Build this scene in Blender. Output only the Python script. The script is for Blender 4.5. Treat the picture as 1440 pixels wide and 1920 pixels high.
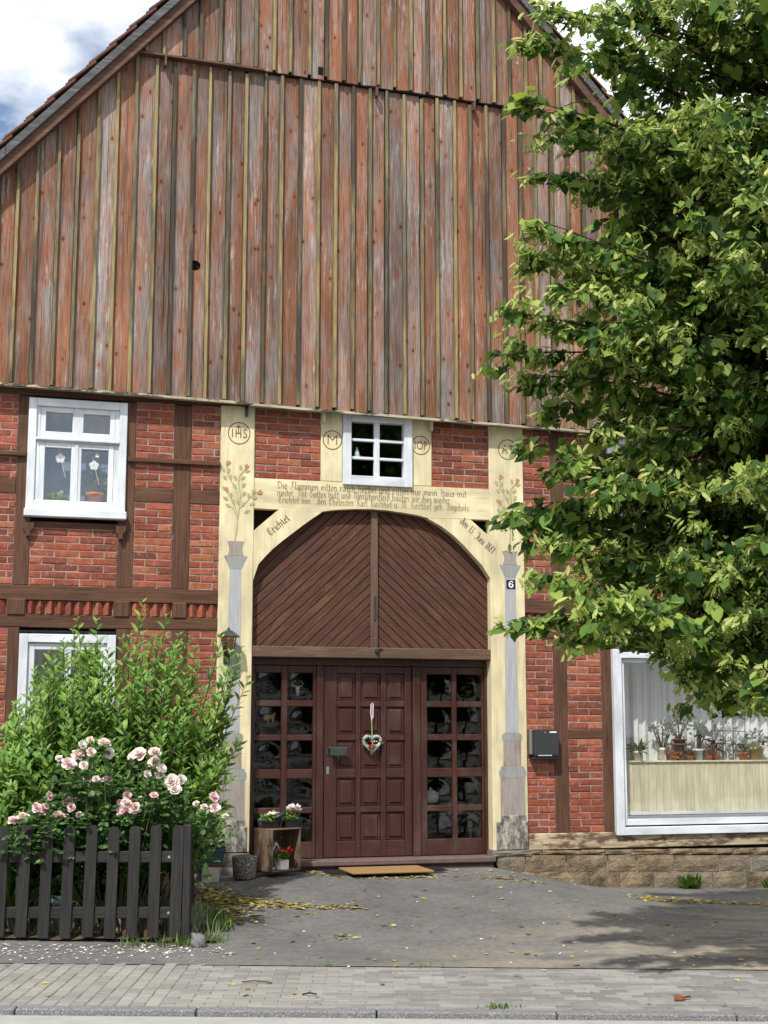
import bpy, bmesh, math, random
import numpy as np
from mathutils import Vector, Matrix

for o in list(bpy.data.objects):
    bpy.data.objects.remove(o, do_unlink=True)
SC = bpy.context.scene
COL = SC.collection
R = math.radians
random.seed(7)
NP = np.random.default_rng(7)

# ------------------------------------------------------------------ camera
cam = bpy.data.cameras.new('camera')
cam.sensor_fit = 'VERTICAL'; cam.sensor_height = 36.0
cam.lens = 2660.0 / 1920.0 * 36.0
cam.clip_start = 0.1; cam.clip_end = 2000.0
camo = bpy.data.objects.new('camera', cam)
camo.location = (-4.335, -15.41, 1.62)
camo.rotation_euler = (R(90 + 8.657), 0, R(-16.2))
COL.objects.link(camo)
SC.camera = camo

# ------------------------------------------------------------------ light
SUN_EL, SUN_AZ = 52.0, 37.0         # elevation; degrees left of the facade's normal
wd = bpy.data.worlds.new('World'); SC.world = wd; wd.use_nodes = True
wn = wd.node_tree.nodes; wl = wd.node_tree.links
wn.clear()
w_out = wn.new('ShaderNodeOutputWorld'); w_bg = wn.new('ShaderNodeBackground')
w_sky = wn.new('ShaderNodeTexSky'); w_sky.sky_type = 'NISHITA'; w_sky.sun_disc = False
w_sky.sun_elevation = R(SUN_EL); w_sky.sun_rotation = R(180 + SUN_AZ)
w_sky.air_density = 1.0; w_sky.dust_density = 1.0; w_sky.ozone_density = 1.6
w_tc = wn.new('ShaderNodeTexCoord')
w_map = wn.new('ShaderNodeMapping'); w_map.inputs['Scale'].default_value = (1.0, 1.0, 1.9)
w_map.inputs['Location'].default_value = (2.6, 1.3, 0.1)
w_n = wn.new('ShaderNodeTexNoise'); w_n.inputs['Scale'].default_value = 4.2
w_n.inputs['Detail'].default_value = 9; w_n.inputs['Roughness'].default_value = 0.56
w_r = wn.new('ShaderNodeValToRGB')
w_r.color_ramp.elements[0].position = 0.36; w_r.color_ramp.elements[1].position = 0.51
w_n2 = wn.new('ShaderNodeTexNoise'); w_n2.inputs['Scale'].default_value = 7.0
w_n2.inputs['Detail'].default_value = 6
w_r2 = wn.new('ShaderNodeValToRGB')
w_r2.color_ramp.elements[0].position = 0.3; w_r2.color_ramp.elements[0].color = (6.4, 6.7, 7.2, 1)
w_r2.color_ramp.elements[1].position = 0.65; w_r2.color_ramp.elements[1].color = (10.2, 10.2, 10.2, 1)
w_m = wn.new('ShaderNodeMix'); w_m.data_type = 'RGBA'
wl.new(w_tc.outputs['Generated'], w_map.inputs['Vector'])
wl.new(w_map.outputs[0], w_n.inputs['Vector']); wl.new(w_map.outputs[0], w_n2.inputs['Vector'])
wl.new(w_n.outputs['Fac'], w_r.inputs['Fac']); wl.new(w_n2.outputs['Fac'], w_r2.inputs['Fac'])
wl.new(w_r.outputs['Color'], w_m.inputs['Factor'])
wl.new(w_sky.outputs[0], w_m.inputs['A']); wl.new(w_r2.outputs['Color'], w_m.inputs['B'])
wl.new(w_m.outputs['Result'], w_bg.inputs['Color'])
w_bg.inputs['Strength'].default_value = 0.11
wl.new(w_bg.outputs[0], w_out.inputs['Surface'])

sun = bpy.data.lights.new('sun', 'SUN'); sun.energy = 3.6; sun.angle = R(1.2)
sun.color = (1.0, 0.955, 0.88)
suno = bpy.data.objects.new('sun', sun); COL.objects.link(suno)
sdir = Vector((-math.sin(R(SUN_AZ)) * math.cos(R(SUN_EL)), -math.cos(R(SUN_AZ)) * math.cos(R(SUN_EL)), math.sin(R(SUN_EL))))
suno.rotation_euler = sdir.to_track_quat('Z', 'Y').to_euler()
suno.location = (-8, -12, 18)

SC.view_settings.view_transform = 'Standard'; SC.view_settings.look = 'None'
SC.view_settings.exposure = 0.52; SC.view_settings.gamma = 1.0
SC.view_settings.use_curve_mapping = False
SC.cycles.max_bounces = 6; SC.cycles.diffuse_bounces = 3; SC.cycles.transparent_max_bounces = 10
SC.render.resolution_x = 768; SC.render.resolution_y = 1024

# ------------------------------------------------------------------ node helpers
class M:
    """small material builder"""
    def __init__(s, name, rough=0.8, spec=0.3):
        s.m = bpy.data.materials.new(name); s.m.use_nodes = True
        s.t = s.m.node_tree; s.b = s.t.nodes['Principled BSDF']
        s.b.inputs['Roughness'].default_value = rough
        s.b.inputs['Specular IOR Level'].default_value = spec
    def n(s, ty, ins=None, out=0, **pr):
        k = s.t.nodes.new('ShaderNode' + ty)
        for a, v in pr.items(): setattr(k, a, v)
        for a, v in (ins or {}).items(): s.put(k.inputs[a], v)
        return k.outputs[out]
    def put(s, sock, v):
        if isinstance(v, bpy.types.NodeSocket): s.t.links.new(v, sock)
        elif isinstance(v, (tuple, list)) and len(v) == 3 and sock.type == 'RGBA': sock.default_value = (*v, 1)
        else: sock.default_value = v
    def rnd(s):
        a = s.n('ObjectInfo', out='Random'); b = s.n('NewGeometry', out='Random Per Island')
        return s.n('Math', {0: s.n('Math', {0: a, 1: b}, operation='ADD')}, operation='FRACT')
    def vec(s, space='Object', scale=(1, 1, 1), shift=True, rot=(0, 0, 0)):
        v = s.n('TexCoord', out='Object') if space == 'Object' else s.n('NewGeometry', out='Position')
        if shift:
            r = s.rnd()
            v = s.n('VectorMath', {0: v, 1: s.n('CombineXYZ', {0: s.mul(r, 37.0), 1: s.mul(r, 17.0), 2: s.mul(r, 71.0)})}, operation='ADD')
        return s.n('Mapping', {'Vector': v, 'Scale': scale, 'Rotation': rot})
    def mul(s, a, b): return s.n('Math', {0: a, 1: b}, operation='MULTIPLY')
    def add(s, a, b): return s.n('Math', {0: a, 1: b}, operation='ADD')
    def noise(s, v, scale, detail=4, rough=0.55, dist=0.0):
        return s.n('TexNoise', {'Vector': v, 'Scale': scale, 'Detail': detail, 'Roughness': rough, 'Distortion': dist}, out='Fac')
    def ramp(s, fac, stops, interp='LINEAR'):
        k = s.t.nodes.new('ShaderNodeValToRGB'); cr = k.color_ramp; cr.interpolation = interp
        while len(cr.elements) < len(stops): cr.elements.new(0.5)
        for e, (p, c) in zip(cr.elements, stops):
            e.position = p
            e.color = (c, c, c, 1) if isinstance(c, (int, float)) else (*c, 1)
        s.put(k.inputs['Fac'], fac); return k.outputs['Color']
    def mix(s, f, a, b, blend='MIX'):
        k = s.t.nodes.new('ShaderNodeMix'); k.data_type = 'RGBA'; k.blend_type = blend
        s.put(k.inputs['Factor'], f)
        for i, v in ((6, a), (7, b)): s.put(k.inputs[i], v)
        return k.outputs[2]
    def val(s, c, f):   # scale a colour's value
        return s.n('HueSaturation', {'Color': c, 'Value': f})
    def col(s, c): s.put(s.b.inputs['Base Color'], c); return s
    def rough(s, v): s.put(s.b.inputs['Roughness'], v); return s
    def bump(s, h, strength=0.4, dist=0.01):
        s.put(s.b.inputs['Normal'], s.n('Bump', {'Height': h, 'Strength': strength, 'Distance': dist})); return s

MAT = {}
def plain(name, c, rough=0.7, var=0.12, scale=12.0, spec=0.3, bump=0.15, metal=0.0):
    k = M(name, rough, spec); v = k.vec()
    f = k.noise(v, scale, 5)
    k.col(k.val(c_(k, c), k.n('MapRange', {0: f, 3: 1 - var * 2, 4: 1 + var * 2})))
    if bump: k.bump(k.noise(v, scale * 6, 3), bump, 0.004)
    k.b.inputs['Metallic'].default_value = metal
    MAT[name] = k.m; return k
def c_(k, c):
    return k.n('RGB') if False else k.mix(0.0, c, c)

# --- gable boards: worn red stain over grey pine, knots, pale flaking
k = M('board', 0.85, 0.2)
r = k.rnd()
v = k.vec(scale=(1, 1, 0.055)); vb = k.vec(scale=(1, 1, 0.3))
grain = k.noise(k.vec(scale=(1, 1, 0.03)), 130, 6, 0.68, 0.5)
wear = k.noise(k.vec(scale=(1, 1, 0.16)), 7.5, 6, 0.66)
wear = k.add(wear, k.n('MapRange', {0: r, 3: -0.115, 4: 0.10}))
red = k.ramp(grain, [(0.33, (0.11, 0.047, 0.028)), (0.47, (0.27, 0.118, 0.066)), (0.64, (0.36, 0.175, 0.105))])
grey = k.ramp(grain, [(0.33, (0.095, 0.083, 0.078)), (0.47, (0.235, 0.21, 0.20)), (0.66, (0.37, 0.34, 0.325))])
c = k.mix(k.ramp(wear, [(0.42, 0.0), (0.67, 0.95)]), red, grey)
flake = k.n('Math', {0: k.ramp(k.noise(k.vec(scale=(1, 1, 0.09)), 34, 6, 0.7), [(0.54, 0.0), (0.62, 1.0)]), 1: k.ramp(k.noise(vb, 3.2, 3), [(0.46, 0.0), (0.62, 1.0)])}, operation='MULTIPLY')
c = k.mix(k.mul(flake, 0.75), c, (0.50, 0.46, 0.44))
kn = k.n('TexVoronoi', {'Vector': k.vec(scale=(1, 1, 0.62)), 'Scale': 7.0, 'Randomness': 1.0}, out='Distance')
c = k.mix(k.ramp(kn, [(0.06, 0.95), (0.17, 0.0)]), c, (0.085, 0.035, 0.02))
kr = k.ramp(kn, [(0.10, 0.0), (0.19, 0.6), (0.32, 0.0)])
c = k.mix(kr, c, (0.33, 0.125, 0.06))
streak = k.noise(k.vec(scale=(1, 1, 0.02)), 26, 4, 0.6)
c = k.mix(k.ramp(streak, [(0.55, 0.0), (0.68, 0.7)]), c, (0.10, 0.062, 0.048))
split_ = k.noise(k.vec(scale=(1, 1, 0.006)), 95, 3, 0.5)
c = k.mix(k.mul(k.ramp(split_, [(0.64, 0.0), (0.67, 0.9)]), k.ramp(k.noise(vb, 2.0, 3), [(0.45, 0.0), (0.55, 1.0)])), c, (0.04, 0.026, 0.02))
stain = k.ramp(k.noise(k.vec('World', (1, 1, 0.25), False), 2.4, 4), [(0.38, 0.66), (0.62, 1.08)])
c = k.mix(1.0, c, stain, 'MULTIPLY')
c = k.mix(1.0, c, k.n('MapRange', {0: k.n('Math', {0: k.mul(r, 5.77)}, operation='FRACT'), 3: 0.72, 4: 1.12}), 'MULTIPLY')
k.col(c); k.bump(k.add(grain, k.mul(kn, 0.4)), 0.5, 0.006); MAT['board'] = k.m

# --- cover battens: olive-yellow old wood, some gone dark
k = M('batten', 0.85, 0.2)
v = k.vec(scale=(1, 1, 0.06)); g = k.noise(v, 70, 5, 0.6)
a = k.ramp(g, [(0.3, (0.16, 0.125, 0.056)), (0.7, (0.38, 0.305, 0.145))])
b = k.ramp(g, [(0.3, (0.07, 0.062, 0.04)), (0.7, (0.20, 0.18, 0.115))])
f = k.add(k.noise(k.vec(scale=(1, 1, 0.12)), 5, 5, 0.62), k.n('MapRange', {0: k.rnd(), 3: -0.13, 4: 0.13}))
c = k.mix(k.ramp(f, [(0.44, 0.0), (0.56, 1.0)]), a, b)
f2 = k.add(k.noise(k.vec(scale=(1, 1, 0.1)), 6.5, 5, 0.62), k.n('MapRange', {0: k.n('Math', {0: k.mul(k.rnd(), 7.31)}, operation='FRACT'), 3: -0.16, 4: 0.08}))
c = k.mix(k.ramp(f2, [(0.48, 0.0), (0.62, 0.8)]), c, (0.035, 0.032, 0.03))
k.col(c); k.bump(g, 0.4, 0.004); MAT['batten'] = k.m

def wood(name, stops, scale=60, axis=2, wornc=None, worn=(0.6, 0.7), rough=0.75, spec=0.3, st=0.05, bump=0.35, rot=(0, 0, 0)):
    k = M(name, rough, spec); sc = [1, 1, 1]; sc[axis] = st
    v = k.vec(scale=tuple(sc), rot=rot)
    g = k.noise(v, scale, 5, 0.62, 0.3)
    n = len(stops); c = k.ramp(g, [(0.25 + 0.5 * i / (n - 1), s) for i, s in enumerate(stops)])
    big = k.noise(k.vec(scale=tuple(0.35 if i == axis else 1 for i in range(3)), rot=rot), 5, 5, 0.6)
    c = k.mix(1.0, c, k.ramp(big, [(0.3, 0.72), (0.7, 1.15)]), 'MULTIPLY')
    if wornc:
        w = k.noise(k.vec(scale=tuple(0.3 if i == axis else 1 for i in range(3)), rot=rot), 11, 8, 0.7)
        c = k.mix(k.ramp(w, [(worn[0], 0.0), (worn[1], 1.0)]), c, wornc)
    k.col(c); k.bump(g, bump, 0.005); MAT[name] = k.m; return k

def crack(nm):
    m_ = MAT[nm]; t = m_.node_tree; b = t.nodes['Principled BSDF']; k = M.__new__(M); k.m = m_; k.t = t; k.b = b
    c0 = b.inputs['Base Color'].links[0].from_socket; ax = (1, 1, .03) if nm == 'cream' else (.03, 1, 1)
    n = k.noise(k.vec(scale=ax), 38, 4, 0.6, 0.2); n2 = k.noise(k.vec('World', shift=False), 2.2, 6, 0.7)
    c1 = k.mix(k.mul(k.ramp(n, [(0.63, 0.0), (0.67, 0.7)]), k.ramp(n2, [(0.4, 0.2), (0.6, 1.0)])), c0, (0.36, 0.28, 0.16))
    c1 = k.mix(1.0, c1, k.ramp(n2, [(0.3, 0.86), (0.62, 1.03)]), 'MULTIPLY'); k.col(c1)
TB = [(0.045, 0.020, 0.013), (0.098, 0.045, 0.026), (0.145, 0.072, 0.042)]
wood('timber_v', TB, 50, 2, (0.17, 0.115, 0.085), (0.62, 0.74))
wood('timber_h', TB, 50, 0, (0.17, 0.115, 0.085), (0.62, 0.74))
wood('cream', [(0.60, 0.52, 0.31), (0.69, 0.61, 0.385), (0.73, 0.655, 0.435)], 30, 2, (0.56, 0.46, 0.27), (0.64, 0.76), 0.6, 0.3, 0.05, 0.15)
wood('cream_h', [(0.60, 0.52, 0.31), (0.69, 0.61, 0.385), (0.73, 0.655, 0.435)], 30, 0, (0.56, 0.46, 0.27), (0.64, 0.76), 0.6, 0.3, 0.05, 0.15)
crack('cream'); crack('cream_h')
wood('white_paint', [(0.56, 0.60, 0.65), (0.64, 0.68, 0.725), (0.69, 0.72, 0.755)], 30, 2, (0.42, 0.39, 0.36), (0.70, 0.74), 0.5, 0.4, 0.08, 0.12)
wood('white_paint_h', [(0.56, 0.60, 0.65), (0.64, 0.68, 0.725), (0.69, 0.72, 0.755)], 30, 0, (0.40, 0.36, 0.33), (0.66, 0.70), 0.5, 0.4, 0.08, 0.12)
wood('door_wood', [(0.034, 0.0105, 0.008), (0.052, 0.0165, 0.012), (0.075, 0.025, 0.018)], 60, 2, None, rough=0.38, spec=0.5, bump=0.1)
wood('door_wood_h', [(0.034, 0.0105, 0.008), (0.052, 0.0165, 0.012), (0.075, 0.025, 0.018)], 60, 0, None, rough=0.38, spec=0.5, bump=0.1)
for nm_ in ('door_wood', 'door_wood_h'):
    m_ = MAT[nm_]; k = M.__new__(M); k.m = m_; k.t = m_.node_tree; k.b = k.t.nodes['Principled BSDF']; c0 = k.b.inputs['Base Color'].links[0].from_socket
    n_ = k.noise(k.vec('World', (1, 1, .5), False), 3.0, 7, 0.7); k.col(k.mix(k.ramp(n_, [(0.5, 0.0), (0.72, 0.35)]), c0, (0.13, 0.095, 0.075))); k.rough(k.ramp(n_, [(0.35, 0.30), (0.65, 0.62)]))
wood('transom_wood', [(0.075, 0.042, 0.028), (0.125, 0.075, 0.05), (0.175, 0.115, 0.08)], 60, 0, (0.22, 0.16, 0.12), (0.64, 0.75))
wood('mullion_wood', [(0.075, 0.042, 0.028), (0.115, 0.068, 0.047), (0.155, 0.10, 0.07)], 60, 2, (0.22, 0.16, 0.12), (0.66, 0.78))
for nm, ang in (('slat_left', -43), ('slat_right', 43)):
    k = M(nm, 0.7, 0.3)
    v = k.vec(scale=(0.06, 1, 1)); g = k.noise(v, 55, 5, 0.65, 0.4)
    c = k.ramp(g, [(0.30, (0.036, 0.015, 0.010)), (0.5, (0.078, 0.033, 0.021)), (0.70, (0.125, 0.056, 0.035))])
    w = k.noise(k.vec(scale=(0.3, 1, 1)), 9, 8, 0.72, 0.6)
    reg = k.ramp(k.noise(k.vec('World', (1, 1, 1), False), 1.5, 2), [(0.42, 0.0), (0.6, 1.0)])
    c = k.mix(k.mul(k.ramp(w, [(0.53, 0.0), (0.62, 1.0)]), k.mul(reg, 0.7)), c, (0.155, 0.068, 0.033))
    d = k.noise(k.vec('World', (1, 1, 1), False), 2.6, 5, 0.65)
    c = k.mix(k.ramp(d, [(0.56, 0.0), (0.70, 0.5)]), c, (0.06, 0.04, 0.033))
    k.col(c); k.bump(k.add(g, w), 0.45, 0.006); MAT[nm] = k.m
wood('fence_wood', [(0.011, 0.010, 0.0095), (0.021, 0.0195, 0.0185), (0.040, 0.037, 0.035)], 60, 2, (0.085, 0.075, 0.065), (0.66, 0.76), 0.7)
wood('fence_wood_h', [(0.011, 0.010, 0.0095), (0.021, 0.0195, 0.0185), (0.040, 0.037, 0.035)], 60, 0, (0.085, 0.075, 0.065), (0.66, 0.76), 0.7)
wood('crate_wood', [(0.085, 0.055, 0.035), (0.15, 0.10, 0.066), (0.20, 0.14, 0.10)], 45, 2, (0.22, 0.17, 0.13), (0.62, 0.72))
wood('verge_grey', [(0.045, 0.047, 0.05), (0.085, 0.088, 0.092), (0.17, 0.175, 0.18)], 40, 0, (0.05, 0.05, 0.05), (0.60, 0.66), 0.8)
wood('verge_brown', [(0.06, 0.03, 0.02), (0.11, 0.055, 0.036), (0.16, 0.09, 0.06)], 40, 0, None)
wood('drip_wood', [(0.20, 0.18, 0.10), (0.42, 0.39, 0.27), (0.58, 0.55, 0.43)], 26, 0, (0.07, 0.06, 0.045), (0.50, 0.56), 0.85)
wood('sill_worn', [(0.30, 0.22, 0.13), (0.46, 0.38, 0.25), (0.58, 0.50, 0.36)], 25, 0, (0.12, 0.075, 0.05), (0.46, 0.56), 0.85)
wood('beige_board', [(0.48, 0.44, 0.30), (0.60, 0.56, 0.40), (0.68, 0.64, 0.48)], 40, 2)
wood('bench_wood', [(0.07, 0.035, 0.022), (0.12, 0.06, 0.04), (0.17, 0.09, 0.06)], 40, 0)

# --- worn grey column paint on the cream posts
for nm, a, b in (('column_paint', (0.30, 0.31, 0.34), (0.44, 0.44, 0.45)), ('pedestal_paint', (0.22, 0.195, 0.18), (0.37, 0.33, 0.31)), ('ring_paint', (0.22, 0.235, 0.225), (0.34, 0.35, 0.345))):
    k = M(nm, 0.85, 0.2)
    g = k.noise(k.vec(scale=(1, 1, 0.06), shift=False), 60, 5, 0.65)
    c = k.ramp(g, [(0.3, a), (0.7, b)])
    w = k.noise(k.vec(scale=(1, 1, 0.25), shift=False), 9, 7, 0.7)
    c = k.mix(k.ramp(w, [(0.54, 0.0), (0.64, 0.8)]), c, (0.23, 0.14, 0.105) if nm != 'column_paint' else (0.36, 0.33, 0.33))
    k.col(c); k.bump(g, 0.35, 0.004); MAT[nm] = k.m
k = M('foot_worn', 0.9, 0.2)
w = k.noise(k.vec(scale=(1, 1, 0.45), shift=False), 17, 9, 0.75)
k.col(k.ramp(w, [(0.38, (0.04, 0.037, 0.034)), (0.5, (0.22, 0.205, 0.185)), (0.64, (0.50, 0.47, 0.40))])); k.bump(w, 0.6, 0.01); MAT['foot_worn'] = k.m

# --- brick and mortar
k = M('brick', 0.9, 0.15)
r = k.rnd()
c = k.ramp(r, [(0.0, (0.20, 0.064, 0.045)), (0.3, (0.265, 0.076, 0.050)), (0.6, (0.325, 0.090, 0.055)), (0.9, (0.37, 0.112, 0.062)), (1.0, (0.39, 0.15, 0.08))])
v = k.vec(); n1 = k.noise(v, 16, 6, 0.65)
c = k.mix(1.0, c, k.ramp(n1, [(0.3, 0.64), (0.7, 1.12)]), 'MULTIPLY')
c = k.mix(1.0, c, k.ramp(k.noise(k.vec('World', shift=False), 1.6, 5, 0.65), [(0.35, 0.78), (0.62, 1.1)]), 'MULTIPLY')
c = k.mix(k.ramp(k.noise(v, 24, 6, 0.75), [(0.56, 0.0), (0.70, 0.6)]), c, (0.42, 0.33, 0.28))
c = k.mix(k.ramp(k.noise(v, 55, 3), [(0.66, 0.0), (0.72, 0.8)]), c, (0.07, 0.03, 0.028))
k.col(c); k.bump(k.add(n1, k.noise(v, 90, 4)), 0.6, 0.006); MAT['brick'] = k.m
k = M('mortar', 0.95, 0.1); v = k.vec('World', shift=False)
n1 = k.noise(v, 9, 6, 0.65); k.col(k.ramp(n1, [(0.3, (0.19, 0.155, 0.132)), (0.7, (0.39, 0.33, 0.285))])); k.bump(k.noise(v, 120, 4), 0.6, 0.006); MAT['mortar'] = k.m

# --- stone, asphalt, paving
k = M('sandstone', 0.92, 0.15); v = k.vec(); n1 = k.noise(v, 5, 7, 0.68)
c = k.ramp(n1, [(0.32, (0.085, 0.068, 0.048)), (0.5, (0.205, 0.155, 0.098)), (0.68, (0.32, 0.25, 0.165))])
c = k.mix(k.ramp(k.rnd(), [(0.3, 0.0), (1.0, 0.75)]), c, (0.19, 0.18, 0.15))
c = k.mix(k.ramp(k.noise(v, 14, 6, 0.7), [(0.58, 0.0), (0.68, 0.6)]), c, (0.10, 0.085, 0.065))
k.col(c); k.bump(k.add(n1, k.noise(v, 40, 5, 0.6)), 0.9, 0.02); MAT['sandstone'] = k.m
k = M('asphalt', 0.9, 0.25); v = k.vec('World', shift=False)
n1 = k.noise(v, 1.1, 6, 0.6); n2 = k.noise(v, 160, 3, 0.6)
c = k.ramp(n1, [(0.3, (0.095, 0.093, 0.092)), (0.7, (0.165, 0.161, 0.155))])
c = k.mix(k.ramp(n2, [(0.56, 0.0), (0.70, 0.65)]), c, (0.33, 0.325, 0.31))
sand = k.noise(k.vec('World', (0.55, 1.5, 1), False, (0, 0, R(16))), 1.9, 6, 0.62)
px = k.n('SeparateXYZ', {0: k.n('NewGeometry', out='Position')}, out=0); py = k.n('SeparateXYZ', {0: k.n('NewGeometry', out='Position')}, out=1)
zone = k.n('MapRange', {0: k.add(k.mul(px, 0.35), k.mul(py, -0.55)), 1: 1.6, 2: 3.0, 3: 0.0, 4: 1.0})
c = k.mix(k.mul(k.ramp(sand, [(0.42, 0.0), (0.58, 0.85)]), zone), c, (0.34, 0.295, 0.215))
vs_ = k.n('TexVoronoi', {'Vector': v, 'Scale': 75.0}, out='Distance'); c = k.mix(k.ramp(vs_, [(0.10, 0.75), (0.22, 0.0)]), c, (0.36, 0.35, 0.33))
vd_ = k.n('VectorMath', {0: v, 1: k.n('VectorMath', {0: k.n('TexNoise', {'Vector': v, 'Scale': 5.0, 'Detail': 5.0}, out='Color'), 1: (0.28, 0.28, 0.28)}, operation='MULTIPLY')}, operation='ADD')
cr_ = k.n('TexVoronoi', {'Vector': vd_, 'Scale': 0.7}, out='Distance', feature='DISTANCE_TO_EDGE'); crk = k.mul(k.ramp(cr_, [(0.004, 1.0), (0.009, 0.0)]), k.ramp(k.noise(v, 0.8, 3), [(0.48, 0.0), (0.58, 0.4)])); c = k.mix(crk, c, (0.03, 0.03, 0.028))
k4 = k.noise(v, 14, 5, 0.7); c = k.mix(1.0, c, k.ramp(k4, [(0.35, 0.8), (0.65, 1.12)]), 'MULTIPLY')
k.col(c); k.bump(k.add(n2, vs_), 0.8, 0.008); MAT['asphalt'] = k.m
k = M('paver', 0.92, 0.2); v = k.vec('World', shift=False); n2 = k.noise(v, 130, 3, 0.6)
c = k.mix(k.rnd(), (0.145, 0.143, 0.139), (0.255, 0.25, 0.238))
c = k.mix(1.0, c, k.ramp(k.noise(v, 2.2, 6, 0.7), [(0.3, 0.78), (0.65, 1.1)]), 'MULTIPLY')
c = k.mix(k.ramp(n2, [(0.5, 0.0), (0.75, 0.5)]), c, (0.33, 0.32, 0.30))
px = k.n('SeparateXYZ', {0: k.n('NewGeometry', out='Position')}, out=0)
c = k.mix(k.n('MapRange', {0: k.add(px, k.mul(k.noise(v, 1.2, 4), 3.0)), 1: -1.6, 2: 0.9, 3: 0.4, 4: 0.0}), c, (0.27, 0.255, 0.215))
k.col(c); k.bump(n2, 0.5, 0.004); MAT['paver'] = k.m
k = M('paver_joint', 0.95, 0.1); v = k.vec('World', shift=False)
k.col(k.ramp(k.noise(v, 7, 6, 0.7), [(0.35, (0.20, 0.19, 0.155)), (0.65, (0.38, 0.36, 0.30))])); MAT['paver_joint'] = k.m
k = M('kerbstone', 0.9, 0.2); v = k.vec('World', shift=False); n2 = k.noise(v, 110, 3, 0.6)
k.col(k.ramp(n2, [(0.35, (0.10, 0.10, 0.105)), (0.55, (0.17, 0.17, 0.175)), (0.72, (0.42, 0.42, 0.42))])); k.bump(n2, 0.6, 0.005); MAT['kerbstone'] = k.m
plain('road_concrete', (0.30, 0.30, 0.285), 0.9, 0.12, 6)
plain('soil', (0.085, 0.065, 0.045), 0.95, 0.3, 14, 0.1, 0.8)
k = M('exposed_aggregate', 0.9, 0.2); v = k.vec()
vo = k.n('TexVoronoi', {'Vector': v, 'Scale': 70.0}, out='Color'); vd = k.n('TexVoronoi', {'Vector': v, 'Scale': 70.0}, out='Distance')
c = k.ramp(vo, [(0.2, (0.14, 0.12, 0.095)), (0.5, (0.32, 0.29, 0.24)), (0.8, (0.50, 0.47, 0.42))])
k.col(k.mix(k.ramp(vd, [(0.32, 0.0), (0.5, 0.8)]), c, (0.07, 0.062, 0.052))); k.bump(vd, -0.8, 0.01); MAT['exposed_aggregate'] = k.m

# --- glass
def glass(name, base, gain, tint=(0.93, 0.96, 0.95), wav=0.0):
    k = M(name); t = k.t; out = t.nodes['Material Output']; t.nodes.remove(k.b)
    nrm = None
    gl = t.nodes.new('ShaderNodeBsdfGlossy'); gl.inputs['Roughness'].default_value = 0.015
    tr = t.nodes.new('ShaderNodeBsdfTransparent'); tr.inputs['Color'].default_value = (*tint, 1)
    mx = t.nodes.new('ShaderNodeMixShader')
    fr = k.n('Fresnel', {'IOR': k.n('MapRange', {0: k.n('NewGeometry', out='Backfacing'), 3: 1.5, 4: 0.6667})})     # same reflectance from both sides of the single-sheet pane
    if wav:
        nrm = k.n('Bump', {'Height': k.noise(k.vec('World', shift=True), 2.2, 2), 'Strength': wav, 'Distance': 0.05})
        t.links.new(nrm, gl.inputs['Normal'])
    f = k.n('Math', {0: k.mul(fr, gain), 1: base}, operation='ADD', use_clamp=True)
    t.links.new(f, mx.inputs[0]); t.links.new(tr.outputs[0], mx.inputs[1]); t.links.new(gl.outputs[0], mx.inputs[2])
    t.links.new(mx.outputs[0], out.inputs['Surface']); MAT[name] = k.m
glass('window_glass', 0.045, 1.6, (0.98, 0.99, 0.985), wav=0.05)
glass('double_glass', 0.10, 1.8, (0.97, 0.98, 0.98), wav=0.05)
glass('bull_glass', 0.015, 0.9, (0.80, 0.84, 0.80))
glass('amber_glass', 0.05, 1.2, (0.85, 0.55, 0.16))

# --- plants
def leafmat(name, stops, trans=0.35, rough=0.45, spec=0.4):
    k = M(name, rough, spec); t = k.t; out = t.nodes['Material Output']
    r = k.rnd(); c = k.ramp(r, stops)
    c = k.val(c, k.n('MapRange', {0: k.noise(k.vec('World', shift=False), 3.0, 2), 3: 0.75, 4: 1.25}))
    k.col(c)
    tl = t.nodes.new('ShaderNodeBsdfTranslucent')
    t.links.new(k.n('HueSaturation', {'Color': c, 'Value': 1.35, 'Saturation': 1.1, 'Hue': 0.485}), tl.inputs['Color'])
    mx = t.nodes.new('ShaderNodeMixShader'); mx.inputs[0].default_value = trans
    t.links.new(k.b.outputs[0], mx.inputs[1]); t.links.new(tl.outputs[0], mx.inputs[2]); t.links.new(mx.outputs[0], out.inputs['Surface'])
    MAT[name] = k.m
leafmat('linden_leaf', [(0.0, (0.030, 0.068, 0.02)), (0.40, (0.068, 0.14, 0.03)), (0.68, (0.14, 0.24, 0.047)), (0.88, (0.235, 0.34, 0.07)), (1.0, (0.34, 0.43, 0.10))], 0.42, 0.6, 0.2)
leafmat('linden_bract', [(0.0, (0.22, 0.32, 0.07)), (0.6, (0.36, 0.44, 0.12)), (1.0, (0.50, 0.52, 0.19))], 0.4, 0.6)
leafmat('shrub_leaf', [(0.0, (0.085, 0.19, 0.042)), (0.5, (0.165, 0.32, 0.068)), (1.0, (0.30, 0.46, 0.11))], 0.45)
leafmat('rose_leaf', [(0.0, (0.032, 0.08, 0.024)), (0.6, (0.065, 0.145, 0.04)), (1.0, (0.115, 0.22, 0.06))], 0.35)
leafmat('grass_leaf', [(0.0, (0.05, 0.10, 0.02)), (0.6, (0.10, 0.19, 0.035)), (1.0, (0.17, 0.25, 0.06))], 0.35)
leafmat('silver_leaf', [(0.0, (0.10, 0.14, 0.085)), (0.6, (0.17, 0.21, 0.13)), (1.0, (0.27, 0.29, 0.17))], 0.3, 0.7)
leafmat('litter_leaf', [(0.0, (0.20, 0.13, 0.04)), (0.4, (0.36, 0.27, 0.07)), (0.8, (0.47, 0.42, 0.13)), (1.0, (0.32, 0.36, 0.10))], 0.15, 0.7)
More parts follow.
